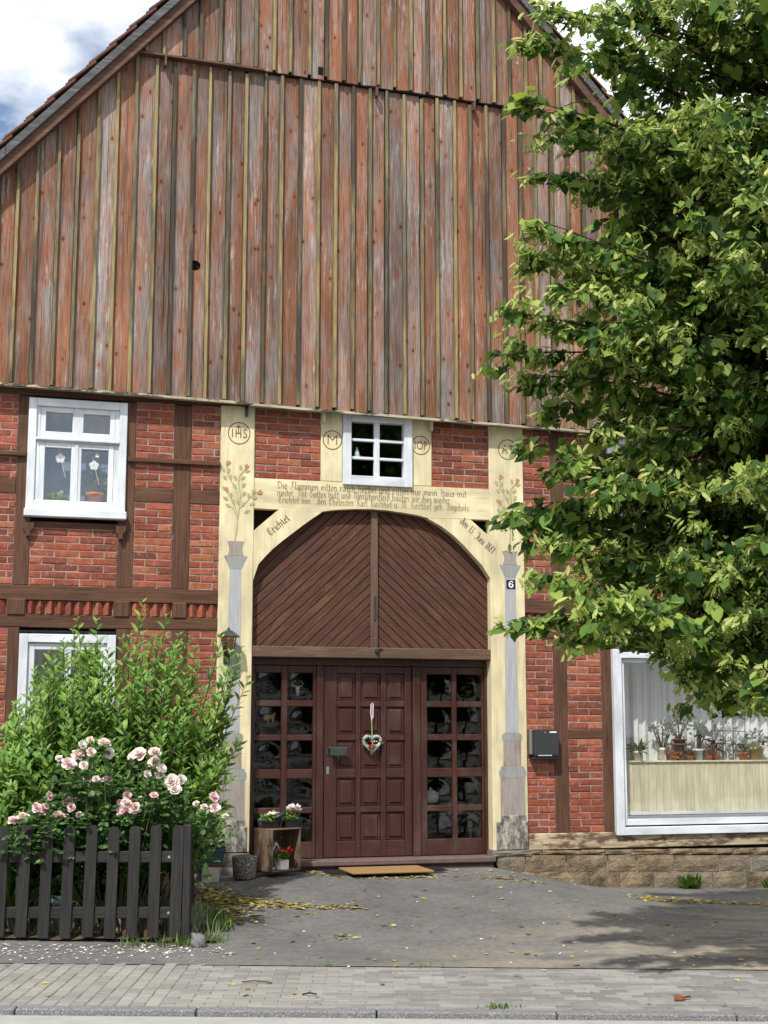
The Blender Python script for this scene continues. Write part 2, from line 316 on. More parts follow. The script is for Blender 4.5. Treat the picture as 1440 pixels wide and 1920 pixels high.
leafmat('petal_white', [(0.0, (0.70, 0.62, 0.58)), (1.0, (0.80, 0.76, 0.72))], 0.2, 0.7)
leafmat('rose_pale', [(0.0, (0.76, 0.56, 0.52)), (0.5, (0.80, 0.66, 0.62)), (1.0, (0.82, 0.74, 0.70))], 0.12, 0.7)
leafmat('rose_pink', [(0.0, (0.74, 0.45, 0.47)), (0.5, (0.78, 0.55, 0.56)), (1.0, (0.80, 0.64, 0.63))], 0.12, 0.7)
leafmat('rose_white', [(0.0, (0.74, 0.66, 0.60)), (1.0, (0.80, 0.76, 0.71))], 0.12, 0.7)
leafmat('flower_red', [(0.0, (0.28, 0.012, 0.012)), (1.0, (0.5, 0.03, 0.025))], 0.3, 0.6)
leafmat('foliage_crimson', [(0.0, (0.12, 0.01, 0.03)), (1.0, (0.30, 0.02, 0.07))], 0.3, 0.6)
leafmat('succulent_leaf', [(0.0, (0.06, 0.10, 0.045)), (1.0, (0.15, 0.20, 0.09))], 0.2, 0.5)
leafmat('begonia_leaf', [(0.0, (0.20, 0.06, 0.025)), (1.0, (0.36, 0.14, 0.05))], 0.3, 0.5)
leafmat('purple_leaf', [(0.0, (0.035, 0.012, 0.02)), (1.0, (0.09, 0.025, 0.04))], 0.2, 0.5)
wood('bark', [(0.035, 0.028, 0.022), (0.075, 0.062, 0.05), (0.12, 0.10, 0.08)], 30, 2, None, 0.9, 0.1, 0.2, 0.9)
plain('twig', (0.06, 0.045, 0.03), 0.9, 0.2, 12, 0.0, 0)
plain('green_stem', (0.07, 0.11, 0.035), 0.7)

# --- odds and ends
plain('roof_tile', (0.13, 0.062, 0.045), 0.85, 0.35, 10)
plain('black_metal', (0.022, 0.022, 0.024), 0.45, 0.2, 20, 0.5)
plain('grey_metal', (0.085, 0.10, 0.095), 0.4, 0.35, 18, 0.5, 0.1, 0.7)
plain('mailbox_paint', (0.032, 0.034, 0.036), 0.42, 0.12, 25, 0.5, 0.05)
plain('stainless', (0.45, 0.45, 0.44), 0.35, 0.1, 20, 0.5, 0.05, 0.9)
plain('rust_paint', (0.075, 0.038, 0.026), 0.7)
plain('ink_brown', (0.19, 0.105, 0.06), 0.8, 0.2, 40, 0.1, 0)
plain('ink_dark', (0.085, 0.064, 0.042), 0.8, 0.25, 40, 0.1, 0)
plain('ink_red', (0.30, 0.13, 0.075), 0.8, 0.2, 40, 0.1, 0)
plain('paint_leaf', (0.37, 0.345, 0.175), 0.8, 0.25, 30, 0.1, 0)
plain('paint_flower', (0.43, 0.22, 0.12), 0.8, 0.2, 30, 0.1, 0)
plain('enamel_blue', (0.012, 0.018, 0.085), 0.25, 0.1, 20, 0.5, 0)
plain('enamel_white', (0.78, 0.78, 0.76), 0.3, 0.03, 20, 0.5, 0)
plain('coir', (0.29, 0.18, 0.085), 0.95, 0.2, 120, 0.1, 0.9)
plain('rubber', (0.02, 0.02, 0.021), 0.7)
plain('threshold_stone', (0.125, 0.085, 0.078), 0.8, 0.2, 12)
plain('threshold_dark', (0.055, 0.03, 0.028), 0.85, 0.2, 12)
plain('grey_stone', (0.13, 0.135, 0.14), 0.9, 0.25, 9, 0.2, 0.8)
plain('foundation_stone', (0.17, 0.155, 0.135), 0.9, 0.35, 9, 0.2, 0.8)
plain('white_wood_block', (0.42, 0.40, 0.36), 0.8, 0.35, 20)
plain('terracotta', (0.40, 0.15, 0.075), 0.8, 0.15, 15)
plain('teal_plastic', (0.018, 0.075, 0.085), 0.45, 0.1, 10, 0.5, 0.05)
plain('saucer_brown', (0.12, 0.038, 0.028), 0.6)
plain('black_plastic', (0.012, 0.013, 0.015), 0.4, 0.1, 10, 0.5, 0.05)
plain('pale_blue_plastic', (0.42, 0.53, 0.56), 0.5, 0.08, 10, 0.5, 0.05)
plain('white_ceramic', (0.72, 0.72, 0.69), 0.25, 0.05, 10, 0.5, 0)
plain('ochre_ceramic', (0.40, 0.30, 0.11), 0.35, 0.2, 15, 0.5, 0.05)
plain('blue_ceramic', (0.45, 0.56, 0.62), 0.3, 0.05, 10, 0.5, 0)
plain('bone', (0.62, 0.57, 0.47), 0.7)
plain('tan_fur', (0.42, 0.27, 0.14), 0.8)
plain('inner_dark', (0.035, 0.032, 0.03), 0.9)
plain('inner_pale', (0.50, 0.52, 0.55), 0.9)
plain('sky_reflection_blue', (0.23, 0.30, 0.43), 0.9)  # blue put into the fabric in place of sky mirrored by the panes
plain('void', (0.012, 0.009, 0.008), 0.95, 0.1, 5, 0.1, 0)
plain('ribbon', (0.66, 0.58, 0.62), 0.7)
plain('ribbon_green', (0.25, 0.40, 0.10), 0.7)
plain('wreath_moss', (0.42, 0.46, 0.42), 0.95, 0.4, 40, 0.1, 0.9)
plain('berry_orange', (0.55, 0.17, 0.06), 0.6)
plain('render_wall', (0.80, 0.78, 0.73), 0.9, 0.06, 3)
plain('plain_grey_roof', (0.10, 0.09, 0.09), 0.85)
k = M('curtain', 0.9, 0.1); c = k.n('RGB'); t = k.t
tl = t.nodes.new('ShaderNodeBsdfTranslucent'); tl.inputs['Color'].default_value = (0.84, 0.86, 0.86, 1)
k.col((0.84, 0.86, 0.86)); mx = t.nodes.new('ShaderNodeMixShader'); mx.inputs[0].default_value = 0.25
t.links.new(k.b.outputs[0], mx.inputs[1]); t.links.new(tl.outputs[0], mx.inputs[2]); t.links.new(mx.outputs[0], t.nodes['Material Output'].inputs['Surface']); MAT['curtain'] = k.m

# ------------------------------------------------------------------ mesh helpers
class MB:
    def __init__(s): s.v = []; s.f = []
    def add(s, vs, fs):
        o = len(s.v); s.v += [tuple(p) for p in vs]; s.f += [tuple(o + i for i in q) for q in fs]; return s
    def box(s, x0, x1, y0, y1, z0, z1, b=0.0):
        if b <= 0:
            vs = [(x, y, z) for z in (z0, z1) for y in (y0, y1) for x in (x0, x1)]
            return s.add(vs, [(0, 2, 3, 1), (4, 5, 7, 6), (0, 1, 5, 4), (2, 6, 7, 3), (0, 4, 6, 2), (1, 3, 7, 5)])
        b = min(b, (x1 - x0) * .45, (y1 - y0) * .45, (z1 - z0) * .45)
        bm = bmesh.new(); bmesh.ops.create_cube(bm, size=1.0)
        for q in bm.verts: q.co = Vector(((x0 + x1) / 2 + q.co.x * (x1 - x0), (y0 + y1) / 2 + q.co.y * (y1 - y0), (z0 + z1) / 2 + q.co.z * (z1 - z0)))
        bmesh.ops.bevel(bm, geom=bm.edges[:], offset=b, segments=1, affect='EDGES')
        bm.verts.index_update(); s.add([q.co[:] for q in bm.verts], [tuple(q.index for q in p.verts) for p in bm.faces]); bm.free(); return s
    def prism(s, poly, y0, y1):       # poly in (x, z); extruded from y0 (front) to y1
        n = len(poly); a = sum(poly[i][0] * poly[(i + 1) % n][1] - poly[(i + 1) % n][0] * poly[i][1] for i in range(n))
        if a < 0: poly = poly[::-1]
        vs = [(x, y0, z) for x, z in poly] + [(x, y1, z) for x, z in poly]
        fs = [tuple(range(n)), tuple(range(2 * n - 1, n - 1, -1))]
        fs += [(i, n + i, n + (i + 1) % n, (i + 1) % n) for i in range(n)]
        return s.add(vs, fs)
    def tube(s, pts, rs, n=6):
        pts = [Vector(p) for p in pts]; rs = rs if isinstance(rs, (list, tuple)) else [rs] * len(pts)
        o = len(s.v); up = Vector((0.31, 0.17, 0.93)).normalized()
        for i, p in enumerate(pts):
            d = (pts[min(i + 1, len(pts) - 1)] - pts[max(i - 1, 0)]).normalized()
            a = d.cross(up)
            if a.length < 1e-3: a = d.cross(Vector((1, 0, 0)))
            a.normalize(); b = d.cross(a)
            for j in range(n):
                t = 2 * math.pi * j / n; s.v.append(tuple(p + (a * math.cos(t) + b * math.sin(t)) * rs[i]))
        for i in range(len(pts) - 1):
            for j in range(n):
                s.f.append((o + i * n + j, o + i * n + (j + 1) % n, o + (i + 1) * n + (j + 1) % n, o + (i + 1) * n + j))
        s.f.append(tuple(o + j for j in range(n))[::-1]); s.f.append(tuple(o + (len(pts) - 1) * n + j for j in range(n)))
        return s
    def lathe(s, prof, n=20, c=(0, 0, 0)):
        o = len(s.v)
        for r, z in prof:
            for j in range(n):
                t = 2 * math.pi * j / n; s.v.append((c[0] + r * math.cos(t), c[1] + r * math.sin(t), c[2] + z))
        for i in range(len(prof) - 1):
            for j in range(n): s.f.append((o + i * n + j, o + i * n + (j + 1) % n, o + (i + 1) * n + (j + 1) % n, o + (i + 1) * n + j))
        s.f.append(tuple(o + j for j in range(n))[::-1]); s.f.append(tuple(o + (len(prof) - 1) * n + j for j in range(n)))
        return s
    def rot(s, mtx):
        s.v = [tuple(mtx @ Vector(p)) for p in s.v]; return s
    def mesh(s, name, smooth=False):
        me = bpy.data.meshes.new(name); me.from_pydata(s.v, [], s.f); me.update()
        if smooth: me.polygons.foreach_set('use_smooth', [True] * len(me.polygons))
        return me
    def build(s, name, mat, parent=None, smooth=False, loc=(0, 0, 0)):
        return put(s.mesh(name, smooth), name, mat, parent, loc)

def put(me, name, mat=None, parent=None, loc=(0, 0, 0)):
    if mat and not me.materials: me.materials.append(MAT[mat])
    o = bpy.data.objects.new(name, me); COL.objects.link(o); o.location = loc
    if parent: o.parent = parent
    return o
def tag(o, label=None, cat=None, group=None, kind=None):
    for a, b in (('label', label), ('category', cat), ('group', group), ('kind', kind)):
        if b: o[a] = b
    return o
def empty(name, loc=(0, 0, 0), rz=0.0):
    o = bpy.data.objects.new(name, None); o.empty_display_size = 0.2; COL.objects.link(o); o.location = loc; o.rotation_euler = (0, 0, rz); return o
def npmesh(name, V, k, mat, parent=None, polys=None, smooth=False):
    """V: (N, k, 3) copies of a template; polys: index lists into a template"""
    N = V.shape[0]; me = bpy.data.meshes.new(name)
    tot = [len(p) for p in polys]; L = sum(tot)
    idx = np.concatenate([np.array(p) for p in polys])
    loops = (np.arange(N)[:, None] * k + idx[None, :]).ravel()
    starts1 = np.concatenate([[0], np.cumsum(tot)[:-1]])
    starts = (np.arange(N)[:, None] * L + starts1[None, :]).ravel()
    me.vertices.add(N * k); me.vertices.foreach_set('co', V.reshape(-1).astype(np.float32))
    me.loops.add(len(loops)); me.loops.foreach_set('vertex_index', loops.astype(np.int32))
    me.polygons.add(len(starts)); me.polygons.foreach_set('loop_start', starts.astype(np.int32))
    me.update(calc_edges=True); me.validate()
    if smooth: me.polygons.foreach_set('use_smooth', [True] * len(me.polygons))
    return put(me, name, mat, parent)
def frames(d, nrm):
    """rotation matrices (N,3,3) with columns side, axis d, normal"""
    d = d / np.linalg.norm(d, axis=1, keepdims=True)
    s = np.cross(d, nrm); s /= np.linalg.norm(s, axis=1, keepdims=True) + 1e-9
    n = np.cross(s, d)
    return np.stack([s, d, n], axis=2)
def scatter(T, P, D, N_, S):
    """template T (k,3), positions, axes, normals, sizes -> (N,k,3)"""
    F = frames(D, N_); return np.einsum('nij,kj->nki', F, T) * S[:, None, None] + P[:, None, :]
# leaf templates: x side, y along, z normal; unit length
T_HEART = np.array([(0, 0.04, 0), (-.30, -.06, .05), (-.47, .22, .07), (-.36, .58, .05), (0, 1, -.05), (.36, .58, .05), (.47, .22, .07), (.30, -.06, .05)])
P_HEART = [[0, 4, 3, 2, 1], [0, 7, 6, 5, 4]]
T_LANCE = np.array([(0, 0, 0), (-.13, .3, .03), (-.11, .65, .02), (0, 1, -.07), (.11, .65, .02), (.13, .3, .03)])
P_LANCE = [[0, 3, 2, 1], [0, 5, 4, 3]]
T_OVAL = np.array([(0, 0, 0), (-.27, .25, .03), (-.27, .65, .02), (0, 1, -.06), (.27, .65, .02), (.27, .25, .03)])
T_BLADE = np.array([(-.035, 0, 0), (.035, 0, 0), (.03, .5, .03), (-.03, .5, .03), (0, 1, -.12)])
P_BLADE = [[0, 1, 2, 3], [3, 2, 4]]
T_BRACT = np.array([(0, 0, 0), (-.14, .3, .03), (-.14, .75, .0), (0, 1, -.10), (.14, .75, .0), (.14, .3, .03)])
T_BALL = np.array([(0, 0, -1), (1, 0, 0), (0, 1, 0), (-1, 0, 0), (0, -1, 0), (0, 0, 1.)]) * 0.5
P_BALL = [[0, 2, 1], [0, 3, 2], [0, 4, 3], [0, 1, 4], [5, 1, 2], [5, 2, 3], [5, 3, 4], [5, 4, 1]]
def unit(n): 
    a = NP.normal(size=(n, 3)); return a / np.linalg.norm(a, axis=1, keepdims=True)

# ------------------------------------------------------------------ lie of the land
SO = Vector((-1.561, -5.863)); SD = Vector((0.9634, -0.268)); SN = Vector((0.268, 0.9634))   # street: origin at kerb, along, towards the house
PAVE = 1.73
def st(s, t): p = SO + SD * s + SN * t; return p.x, p.y
def zs(s): return -0.25 - 0.0105 * s
def zf(x):
    pts = [(-20, 0.05), (-1.6, 0.07), (-1.3, 0.095), (1.35, 0.085), (1.9, -0.03), (2.7, -0.185), (5, -0.26), (20, -0.35)]
    for (a, u), (b, w) in zip(pts, pts[1:]):
        if x <= b:
            q = (x - a) / (b - a); return u + (w - u) * q
    return -0.35
def G(x, y):
    p = Vector((x, y)) - SO; s, t = p.dot(SD), p.dot(SN)
    if t <= PAVE: return zs(s)
    d = max(0.0, -y) * 0.9634; w = (t - PAVE) / (t - PAVE + d + 1e-6); w = w * w * (3 - 2 * w) if w < 0.85 else 0.85 ** 2 * (3 - 1.7) + (w - .85) / .15 * (1 - 0.85 ** 2 * 1.3)
    return zs(s) * (1 - w) + zf(x) * w

g = MB().box(-400, 400, -400, 400, -1.2, -1.0).build('ground', 'soil'); tag(g, kind='structure')
V = []; F = []; nx, ny = 150, 46
for i in range(nx + 1):
    s = -9 + 19 * i / nx
    x0, y0 = st(s, PAVE)
    for j in range(ny + 1):
        w = j / ny; x = x0; y = y0 + (0.25 - y0) * w
        V.append((x, y, G(x, y)))
for i in range(nx):
    for j in range(ny): a = i * (ny + 1) + j; F.append((a, a + ny + 1, a + ny + 2, a + 1))
m = MB(); m.v = V; m.f = F
tag(m.build('asphalt_forecourt', 'asphalt', smooth=True), kind='structure')
def ribbon(name, mat, t0, t1, dz, s0=-60, s1=60, n=60):
    m = MB(); q = [s0 + (s1 - s0) * i / n for i in range(n + 1)]
    for s in q:
        for t in (t0, t1): x, y = st(s, t); m.v.append((x, y, zs(s) + dz))
    m.f = [(2 * i, 2 * i + 2, 2 * i + 3, 2 * i + 1) for i in range(n)]
    return tag(m.build(name, mat), kind='structure')
ribbon('road', 'road_concrete', -6.4, -0.13, -0.035)
ribbon('far_pavement', 'road_concrete', -10.5, -6.4, 0.05)
pv = ribbon('pavement', 'paver_joint', 0.0, PAVE + 0.03, -0.008, -16, 16, 40)
# pavers
def paver_mesh(L, W):
    m = MB(); h = 0.012; c = 0.006
    a = [(-L / 2, -W / 2), (L / 2, -W / 2), (L / 2, W / 2), (-L / 2, W / 2)]
    b = [(x * (1 - 2 * c / L), y * (1 - 2 * c / W)) for x, y in a]
    m.add([(x, y, -h) for x, y in a] + [(x, y, -0.004) for x, y in a] + [(x, y, 0) for x, y in b],
          [(0, 1, 5, 4), (1, 2, 6, 5), (2, 3, 7, 6), (3, 0, 4, 7), (4, 5, 9, 8), (5, 6, 10, 9), (6, 7, 11, 10), (7, 4, 8, 11), (8, 9, 10, 11)])
    return m
pm = paver_mesh(0.192, 0.093).mesh('paver'); pm.materials.append(MAT['paver'])
pl = []
rows = 17
for rr in range(rows):
    t = 0.05 + rr * 0.1
    for i in range(-1, 40):
        s = -1.32 + 0.1 * (rr % 2) + i * 0.2
        pl.append((s + 0.1, t, 0))
for i in range(-64, 0):
    s = -1.32 + i * 0.1 + 0.05
    for j in range(9):
        t = 0.1 + j * 0.2 - (0.1 if i % 2 else 0)
        pl.append((s, t, 1))
ang = math.atan2(SD.y, SD.x)
def inview(s, t): return -2.95 < s - (t - 0.8) * 0.0 < 3.0
pl.sort(key=lambda q: (0 if inview(q[0], q[1]) else 1, q[1]))
rest = MB()
for i, (s, t, turn) in enumerate(pl):
    x, y = st(s, t); z = zs(s) + random.uniform(-0.003, 0.002)
    rz = ang + (math.pi / 2 if turn else 0) + random.uniform(-0.025, 0.025)
    if i < 300:
        o = put(pm, 'paver', None, pv, (x, y, z)); o.rotation_euler = (random.uniform(-.006, .006), random.uniform(-.006, .006), rz)
    else:
        q = paver_mesh(0.192, 0.093).rot(Matrix.Translation((x, y, z)) @ Matrix.Rotation(rz, 4, 'Z')); rest.add(q.v, q.f)
tag(rest.build('paver_field', 'paver', pv), kind='stuff')
kb = empty('kerb'); tag(kb, kind='structure')
for i in range(-9, 10):
    s = -2.45 + i * 1.2; x, y = st(s + 0.6, -0.065)
    o = MB().box(-0.595, 0.595, -0.062, 0.062, -0.2, 0.006, 0.008).build('kerb_stone', 'kerbstone', kb, loc=(x, y, zs(s + .6)))
    o.rotation_euler = (0, math.atan(0.0105), ang)

# ================================================================== the house
H = empty('farmhouse')
tag(H, 'half-timbered brick farmhouse with weathered board gable and cream arched gateway', 'house')
def jz(x): return 5.222 - 0.0165 * (x + 1.8)          # underside of the boarded gable (it sags to the right)
def jz2(x): return 9.125 - 0.016 * (x - 0.0)          # joint between the two board fields
def rz_(x): return 12.31 - 1.125 * abs(x)             # inner edge of the verge

# --- timber frame (front at y=-0.015; cream gateway frame a little prouder)
def post(x0, x1, z0, z1, mat='timber_v', y=-0.015, name='post', b=0.006):
    return MB().box(x0 - (x0 + x1) / 2, x1 - (x0 + x1) / 2, 0, 0.16, 0, z1 - z0, b).build(name, mat, H, loc=((x0 + x1) / 2, y, z0))
def beam(x0, x1, z0, z1, mat='timber_h', y=-0.015, name='beam', b=0.006, d=0.16):
    return MB().box(x0 - (x0 + x1) / 2, x1 - (x0 + x1) / 2, 0, d, 0, z1 - z0, b).build(name, mat, H, loc=((x0 + x1) / 2, y, z0))
XL, XR = -6.3, 6.3
TOP = 5.16
# upper storey posts, left and right
for a, b in ((-3.945, -3.78), (-2.86, -2.69), (-2.275, -2.08), (-5.2, -5.03), (-6.3, -6.1)): post(a, b, 3.115, TOP)
for a, b in ((2.19, 2.365), (2.80, 2.96), (3.86, 4.03), (5.0, 5.18), (6.1, 6.3)): post(a, b, 3.10, TOP - 0.02)
# ground floor posts
for a, b in ((-3.97, -3.85), (-2.845, -2.70), (-2.26, -2.08), (-5.2, -5.03), (-6.3, -6.1)): post(a, b, 0.42, 2.672)
for a, b in ((2.19, 2.365), (2.795, 2.925), (5.75, 5.9), (6.1, 6.3)): post(a, b, 0.43, 2.655)
# storey beams
beam(XL, -1.757, 2.957, 3.113, y=-0.02); beam(XL, -1.757, 2.672, 2.806, y=-0.02)
beam(1.847, XR, 2.94, 3.098, y=-0.02); beam(1.847, XR, 2.655, 2.785, y=-0.02)
beam(XL, XR, 5.17, 5.32, y=-0.0)          # wall plate in the shade of the gable
# beam ends and the toothed brick frieze between them
ENDS_L = [(-3.99, -3.80), (-2.88, -2.712), (-2.252, -2.10), (-5.2, -5.03), (-6.3, -6.1)]
ENDS_R = [(2.20, 2.37), (2.82, 2.99), (3.9, 4.07), (5.0, 5.17)]
for e, z0, z1 in ((ENDS_L, 2.792, 2.968), (ENDS_R, 2.772, 2.952)):
    for a, b in e: beam(a, b, z0, z1, 'timber_v', -0.035, 'beam_end', 0.012, 0.17)
tooth = MB().prism([(-0.044, 0), (0.044, 0), (0, 0.062)], 0, 0.132)
tooth.v = [(x, -z, y) for x, y, z in tooth.v]
tm = tooth.mesh('brick_tooth'); tm.materials.append(MAT['brick'])
def teeth(x0, x1, z):
    n = max(1, int((x1 - x0) / 0.092)); w = (x1 - x0) / n
    for i in range(n):
        o = put(tm, 'toothed_brick', None, H, (x0 + w * (i + .5) + random.uniform(-.004, .004), 0.03, z + random.uniform(-.003, .003))); o.rotation_euler = (0, 0, random.uniform(-.12, .12)); o.scale = (w / 0.092, 1, 1)
for a, b in ((-4.35, -4.0), (-3.79, -2.89), (-2.70, -2.262), (-2.09, -1.762)): teeth(a, b, 2.814)
for a, b in ((1.85, 2.19), (2.38, 2.81), (3.0, 3.89), (4.08, 4.99)): teeth(a, b, 2.796)
MB().box(XL, -1.76, 0.032, 0.14, 2.80, 2.96).build('frieze_mortar', 'mortar', H)
MB().box(1.85, XR, 0.032, 0.14, 2.78, 2.945).build('frieze_mortar', 'mortar', H)
# rails
for a, b, z0, z1 in ((-2.69, -2.275, 4.06, 4.22), (-2.08, -1.757, 4.06, 4.217), (-5.03, -3.945, 4.09, 4.25),
                     (1.848, 2.19, 4.04, 4.2), (2.365, 2.8, 4.04, 4.2), (4.03, 5.0, 4.04, 4.2),
                     (2.365, 2.795, 1.50, 1.61), (-3.78, -2.86, 3.735, 3.80), (2.96, 3.86, 3.70, 3.765),
                     (-2.70, -2.26, 1.47, 1.60), (-2.08, -1.757, 1.47, 1.60), (-5.03, -3.97, 1.47, 1.60)):
    beam(a + .001, b - .001, z0, z1, name='rail')
# thin projecting ledge strip
for a, b in ((-2.775, -1.76), (-5.0, -3.845)):
    MB().box(a, b, -0.062, -0.017, 4.487, 4.54, 0.008).build('ledge', 'timber_h', H)
# carved little brackets under the window rail
for x in (-3.80, -2.83):
    MB().prism([(-.055, .075), (.055, .075), (.05, .02), (.02, -.01), (.015, -.06), (-.02, -.075), (-.035, -.02), (-.055, .01)], -0.075, -0.016).build('bracket', 'timber_v', H, loc=(x, 0, 3.70))
# sill beams at the foot
MB().box(1.85, XR, -0.03, 0.15, 0.247, 0.43, 0.008).build('sill_beam', 'sill_worn', H)
MB().box(XL, -1.757, -0.03, 0.15, 0.25, 0.42, 0.008).build('sill_beam', 'timber_h', H)

# --- brick panels
COURSE, PITCH = 0.0772, 0.262
def brick_variant():
    L, D, Hh = 0.25, 0.10, 0.066; c = 0.006
    j = lambda a: a + random.uniform(-0.004, 0.004)
    f = [(-L / 2 + c, 0, c), (L / 2 - c, 0, c), (L / 2 - c, 0, Hh - c), (-L / 2 + c, 0, Hh - c)]
    f = [(j(x), j(y), j(z)) for x, y, z in f]
    m_ = [(-L / 2, c, 0), (L / 2, c, 0), (L / 2, c, Hh), (-L / 2, c, Hh)]; m_ = [(j(x), y, j(z)) for x, y, z in m_]
    e = [(x, D, z) for x, y, z in m_]
    return MB().add(f + m_ + e, [(0, 1, 2, 3)] + [(4 + i, 4 + (i + 1) % 4, (i + 1) % 4, i) for i in range(4)] + [(8 + i, 8 + (i + 1) % 4, 4 + (i + 1) % 4, 4 + i) for i in range(4)])
BV = [brick_variant() for _ in range(8)]
BM_ = []
for q in BV:
    q_ = q.mesh('brick'); q_.materials.append(MAT['brick']); BM_.append(q_)
BR = []      # (x, z, length, priority)
def panel(x0, x1, z0, z1, pri=0, seed=0, prop=0.012):
    MB().box(x0 - .002, x1 + .002, -0.0035, 0.14, z0 - .002, z1 + .002).build('mortar_bed', 'mortar', H)
    n = max(1, round((z1 - z0 - 0.006) / COURSE)); ch = (z1 - z0 - 0.006) / n
    for r in range(n):
        x = x0 + prop - (PITCH / 2 if (r + seed) % 2 else 0.0) - random.uniform(0, 0.012)
        z = z0 + 0.006 + r * ch
        while x < x1 - 0.03:
            a, b = max(x, x0 + 0.006), min(x + 0.247 + random.uniform(-.006, .006), x1 - 0.006)
            if x1 - 0.006 - b < 0.05: b = x1 - 0.006
            if b - a > 0.035: BR.append((a, b, z, min(ch - 0.0118, 0.0655), pri))
            x = b + 0.015 if b < x1 - 0.01 else x1
Z3 = 3.115
panel(-2.69, -2.275, Z3, 4.06, 0); panel(-2.69, -2.275, 4.22, 5.165, 0, 1)
panel(-2.08, -1.757, Z3, 4.06, 0); panel(-2.08, -1.757, 4.217, 5.165, 0, 1)
panel(-3.78, -2.86, Z3, 3.735, 0)
panel(-4.4, -3.945, Z3, 4.09, 0); panel(-4.4, -3.945, 4.25, 5.165, 0, 1)
panel(-1.37, -0.61, 4.382, 5.18, 0); panel(0.715, 1.42, 4.382, 5.165, 0, 1)
panel(1.848, 2.19, 0.43, 2.655, 0); panel(2.365, 2.795, 0.43, 1.50, 0); panel(2.365, 2.795, 1.61, 2.655, 0)
panel(1.848, 2.19, 3.10, 4.04, 0); panel(1.848, 2.19, 4.2, 5.14, 0)
panel(2.365, 2.8, 3.10, 4.04, 1); panel(2.365, 2.8, 4.2, 5.14, 1)
panel(2.96, 3.86, 3.10, 3.70, 1); panel(4.03, 5.0, 3.10, 4.04, 2); panel(4.03, 5.0, 4.2, 5.14, 2)
panel(5.18, 6.1, 3.1, 5.14, 3)
panel(-2.70, -2.26, 1.60, 2.672, 1); panel(-2.08, -1.757, 1.60, 2.672, 1)
panel(-4.4, -3.97, 1.60, 2.672, 0)
panel(-2.70, -2.26, 0.42, 1.47, 2); panel(-2.08, -1.757, 0.42, 1.47, 1); panel(-4.4, -3.97, 0.42, 1.47, 2)
panel(-3.85, -2.845, 0.42, 1.2, 3)
for a, b in ((-5.03, -4.4), (-6.1, -5.2)):
    for z0, z1 in ((.42, 2.672), (3.115, 5.165)): panel(a, b, z0, z1, 3)
# the 300 largest bricks in full view are separate pieces
BR.sort(key=lambda q: (q[4], -(q[1] - q[0]) * q[3]))
wall_rest = MB()
for i, (a, b, z, h, pri) in enumerate(BR):
    k_ = random.randrange(8); L = b - a; y = -0.0105 + random.uniform(-.003, .003); rl = random.uniform(-.012, .012)
    if i < 300:
        o = put(BM_[k_], 'brick', None, H, ((a + b) / 2, y, z)); o.scale = (L / 0.25, 1, h / 0.066); o.rotation_euler = (0, rl * .5, rl)
    else:
        sx, sz = L / 0.25, h / 0.066
        wall_rest.add([((a + b) / 2 + p[0] * sx, y + p[1], z + p[2] * sz) for p in BV[k_].v], BV[k_].f)
tag(wall_rest.build('brickwork', 'brick', H), kind='stuff')

# --- stone plinth on the right, foundation at the left
SX = [1.46, 1.80, 2.30, 2.81, 3.18, 3.66, 4.245, 4.667, 5.2, 5.8, 6.3]
def stone(x0, x1, zl, zh, sl=-0.024, y0=-0.055, mat='sandstone'):
    j = lambda a=0.006: random.uniform(-a, a)
    xs = [x0, x0 + (x1 - x0) * .33, x0 + (x1 - x0) * .67, x1]; m = MB(); f = []
    for fr in (0, .35, .7, 1):
        for x in xs:
            edge = fr in (0, 1) or x in (x0, x1)
            z = zl + (zh - zl) * fr + sl * (x - 1.8)
            f.append((x + j(.004), (y0 + 0.014 if edge else y0) + j(0.006), z + j(.004)))
    b = [(x0, 0.15, zl + sl * (x0 - 1.8)), (x1, 0.15, zl + sl * (x1 - 1.8)), (x1, 0.15, zh + sl * (x1 - 1.8)), (x0, 0.15, zh + sl * (x0 - 1.8))]
    m.add(f + b, [(r * 4 + c, r * 4 + c + 1, r * 4 + c + 5, r * 4 + c + 4) for r in range(3) for c in range(3)] + [(16, 17, 3, 2, 1, 0), (19, 16, 0, 4, 8, 12), (17, 18, 15, 11, 7, 3), (18, 19, 12, 13, 14, 15)])
    return m.build('stone', mat, H, smooth=False)
for a, b in zip(SX, SX[1:]): stone(a + .007, b - .007, 0.012, 0.195)
x = 1.85
while x < 6.2:
    w = random.uniform(.16, .5); stone(x + .004, min(x + w, 6.3) - .004, 0.204, 0.246 + .012 * (x - 1.8), -0.024 + 0.0, -0.045); x += w
for (a, b) in ((1.9, 2.1), (2.1, 2.57), (2.57, 2.95), (2.95, 3.38), (3.38, 3.85), (3.85, 4.15), (4.15, 4.6), (4.6, 5.2), (5.2, 6.2)): stone(a + .004, b - .004, -0.19, 0.004, -0.024, -0.062)
for (a, b) in ((2.4, 3.2), (3.2, 4.1), (4.1, 5.0), (5.0, 6.2)): stone(a + .004, b - .004, -0.38, -0.196, -0.024, -0.058)
MB().box(1.5, XR, -0.035, 0.15, -0.6, 0.10).build('plinth_mortar', 'mortar', H)
for (a, b) in ((-1.78, -1.36),): stone(a, b, 0.03, 0.15, 0, -0.06, 'foundation_stone'); stone(a + .015, b - .01, 0.155, 0.30, 0, -0.045, 'foundation_stone')
for (a, b) in ((1.40, 1.87),): stone(a, b, 0.19, 0.25, 0, -0.062, 'foundation_stone')
x = -6.3
while x < -1.8:
    w = min(random.uniform(.35, .6), -1.785 - x); stone(x, x + w - .006, -0.1, 0.24, 0, -0.05, 'foundation_stone'); x += w
    if -1.785 - x < .1: break

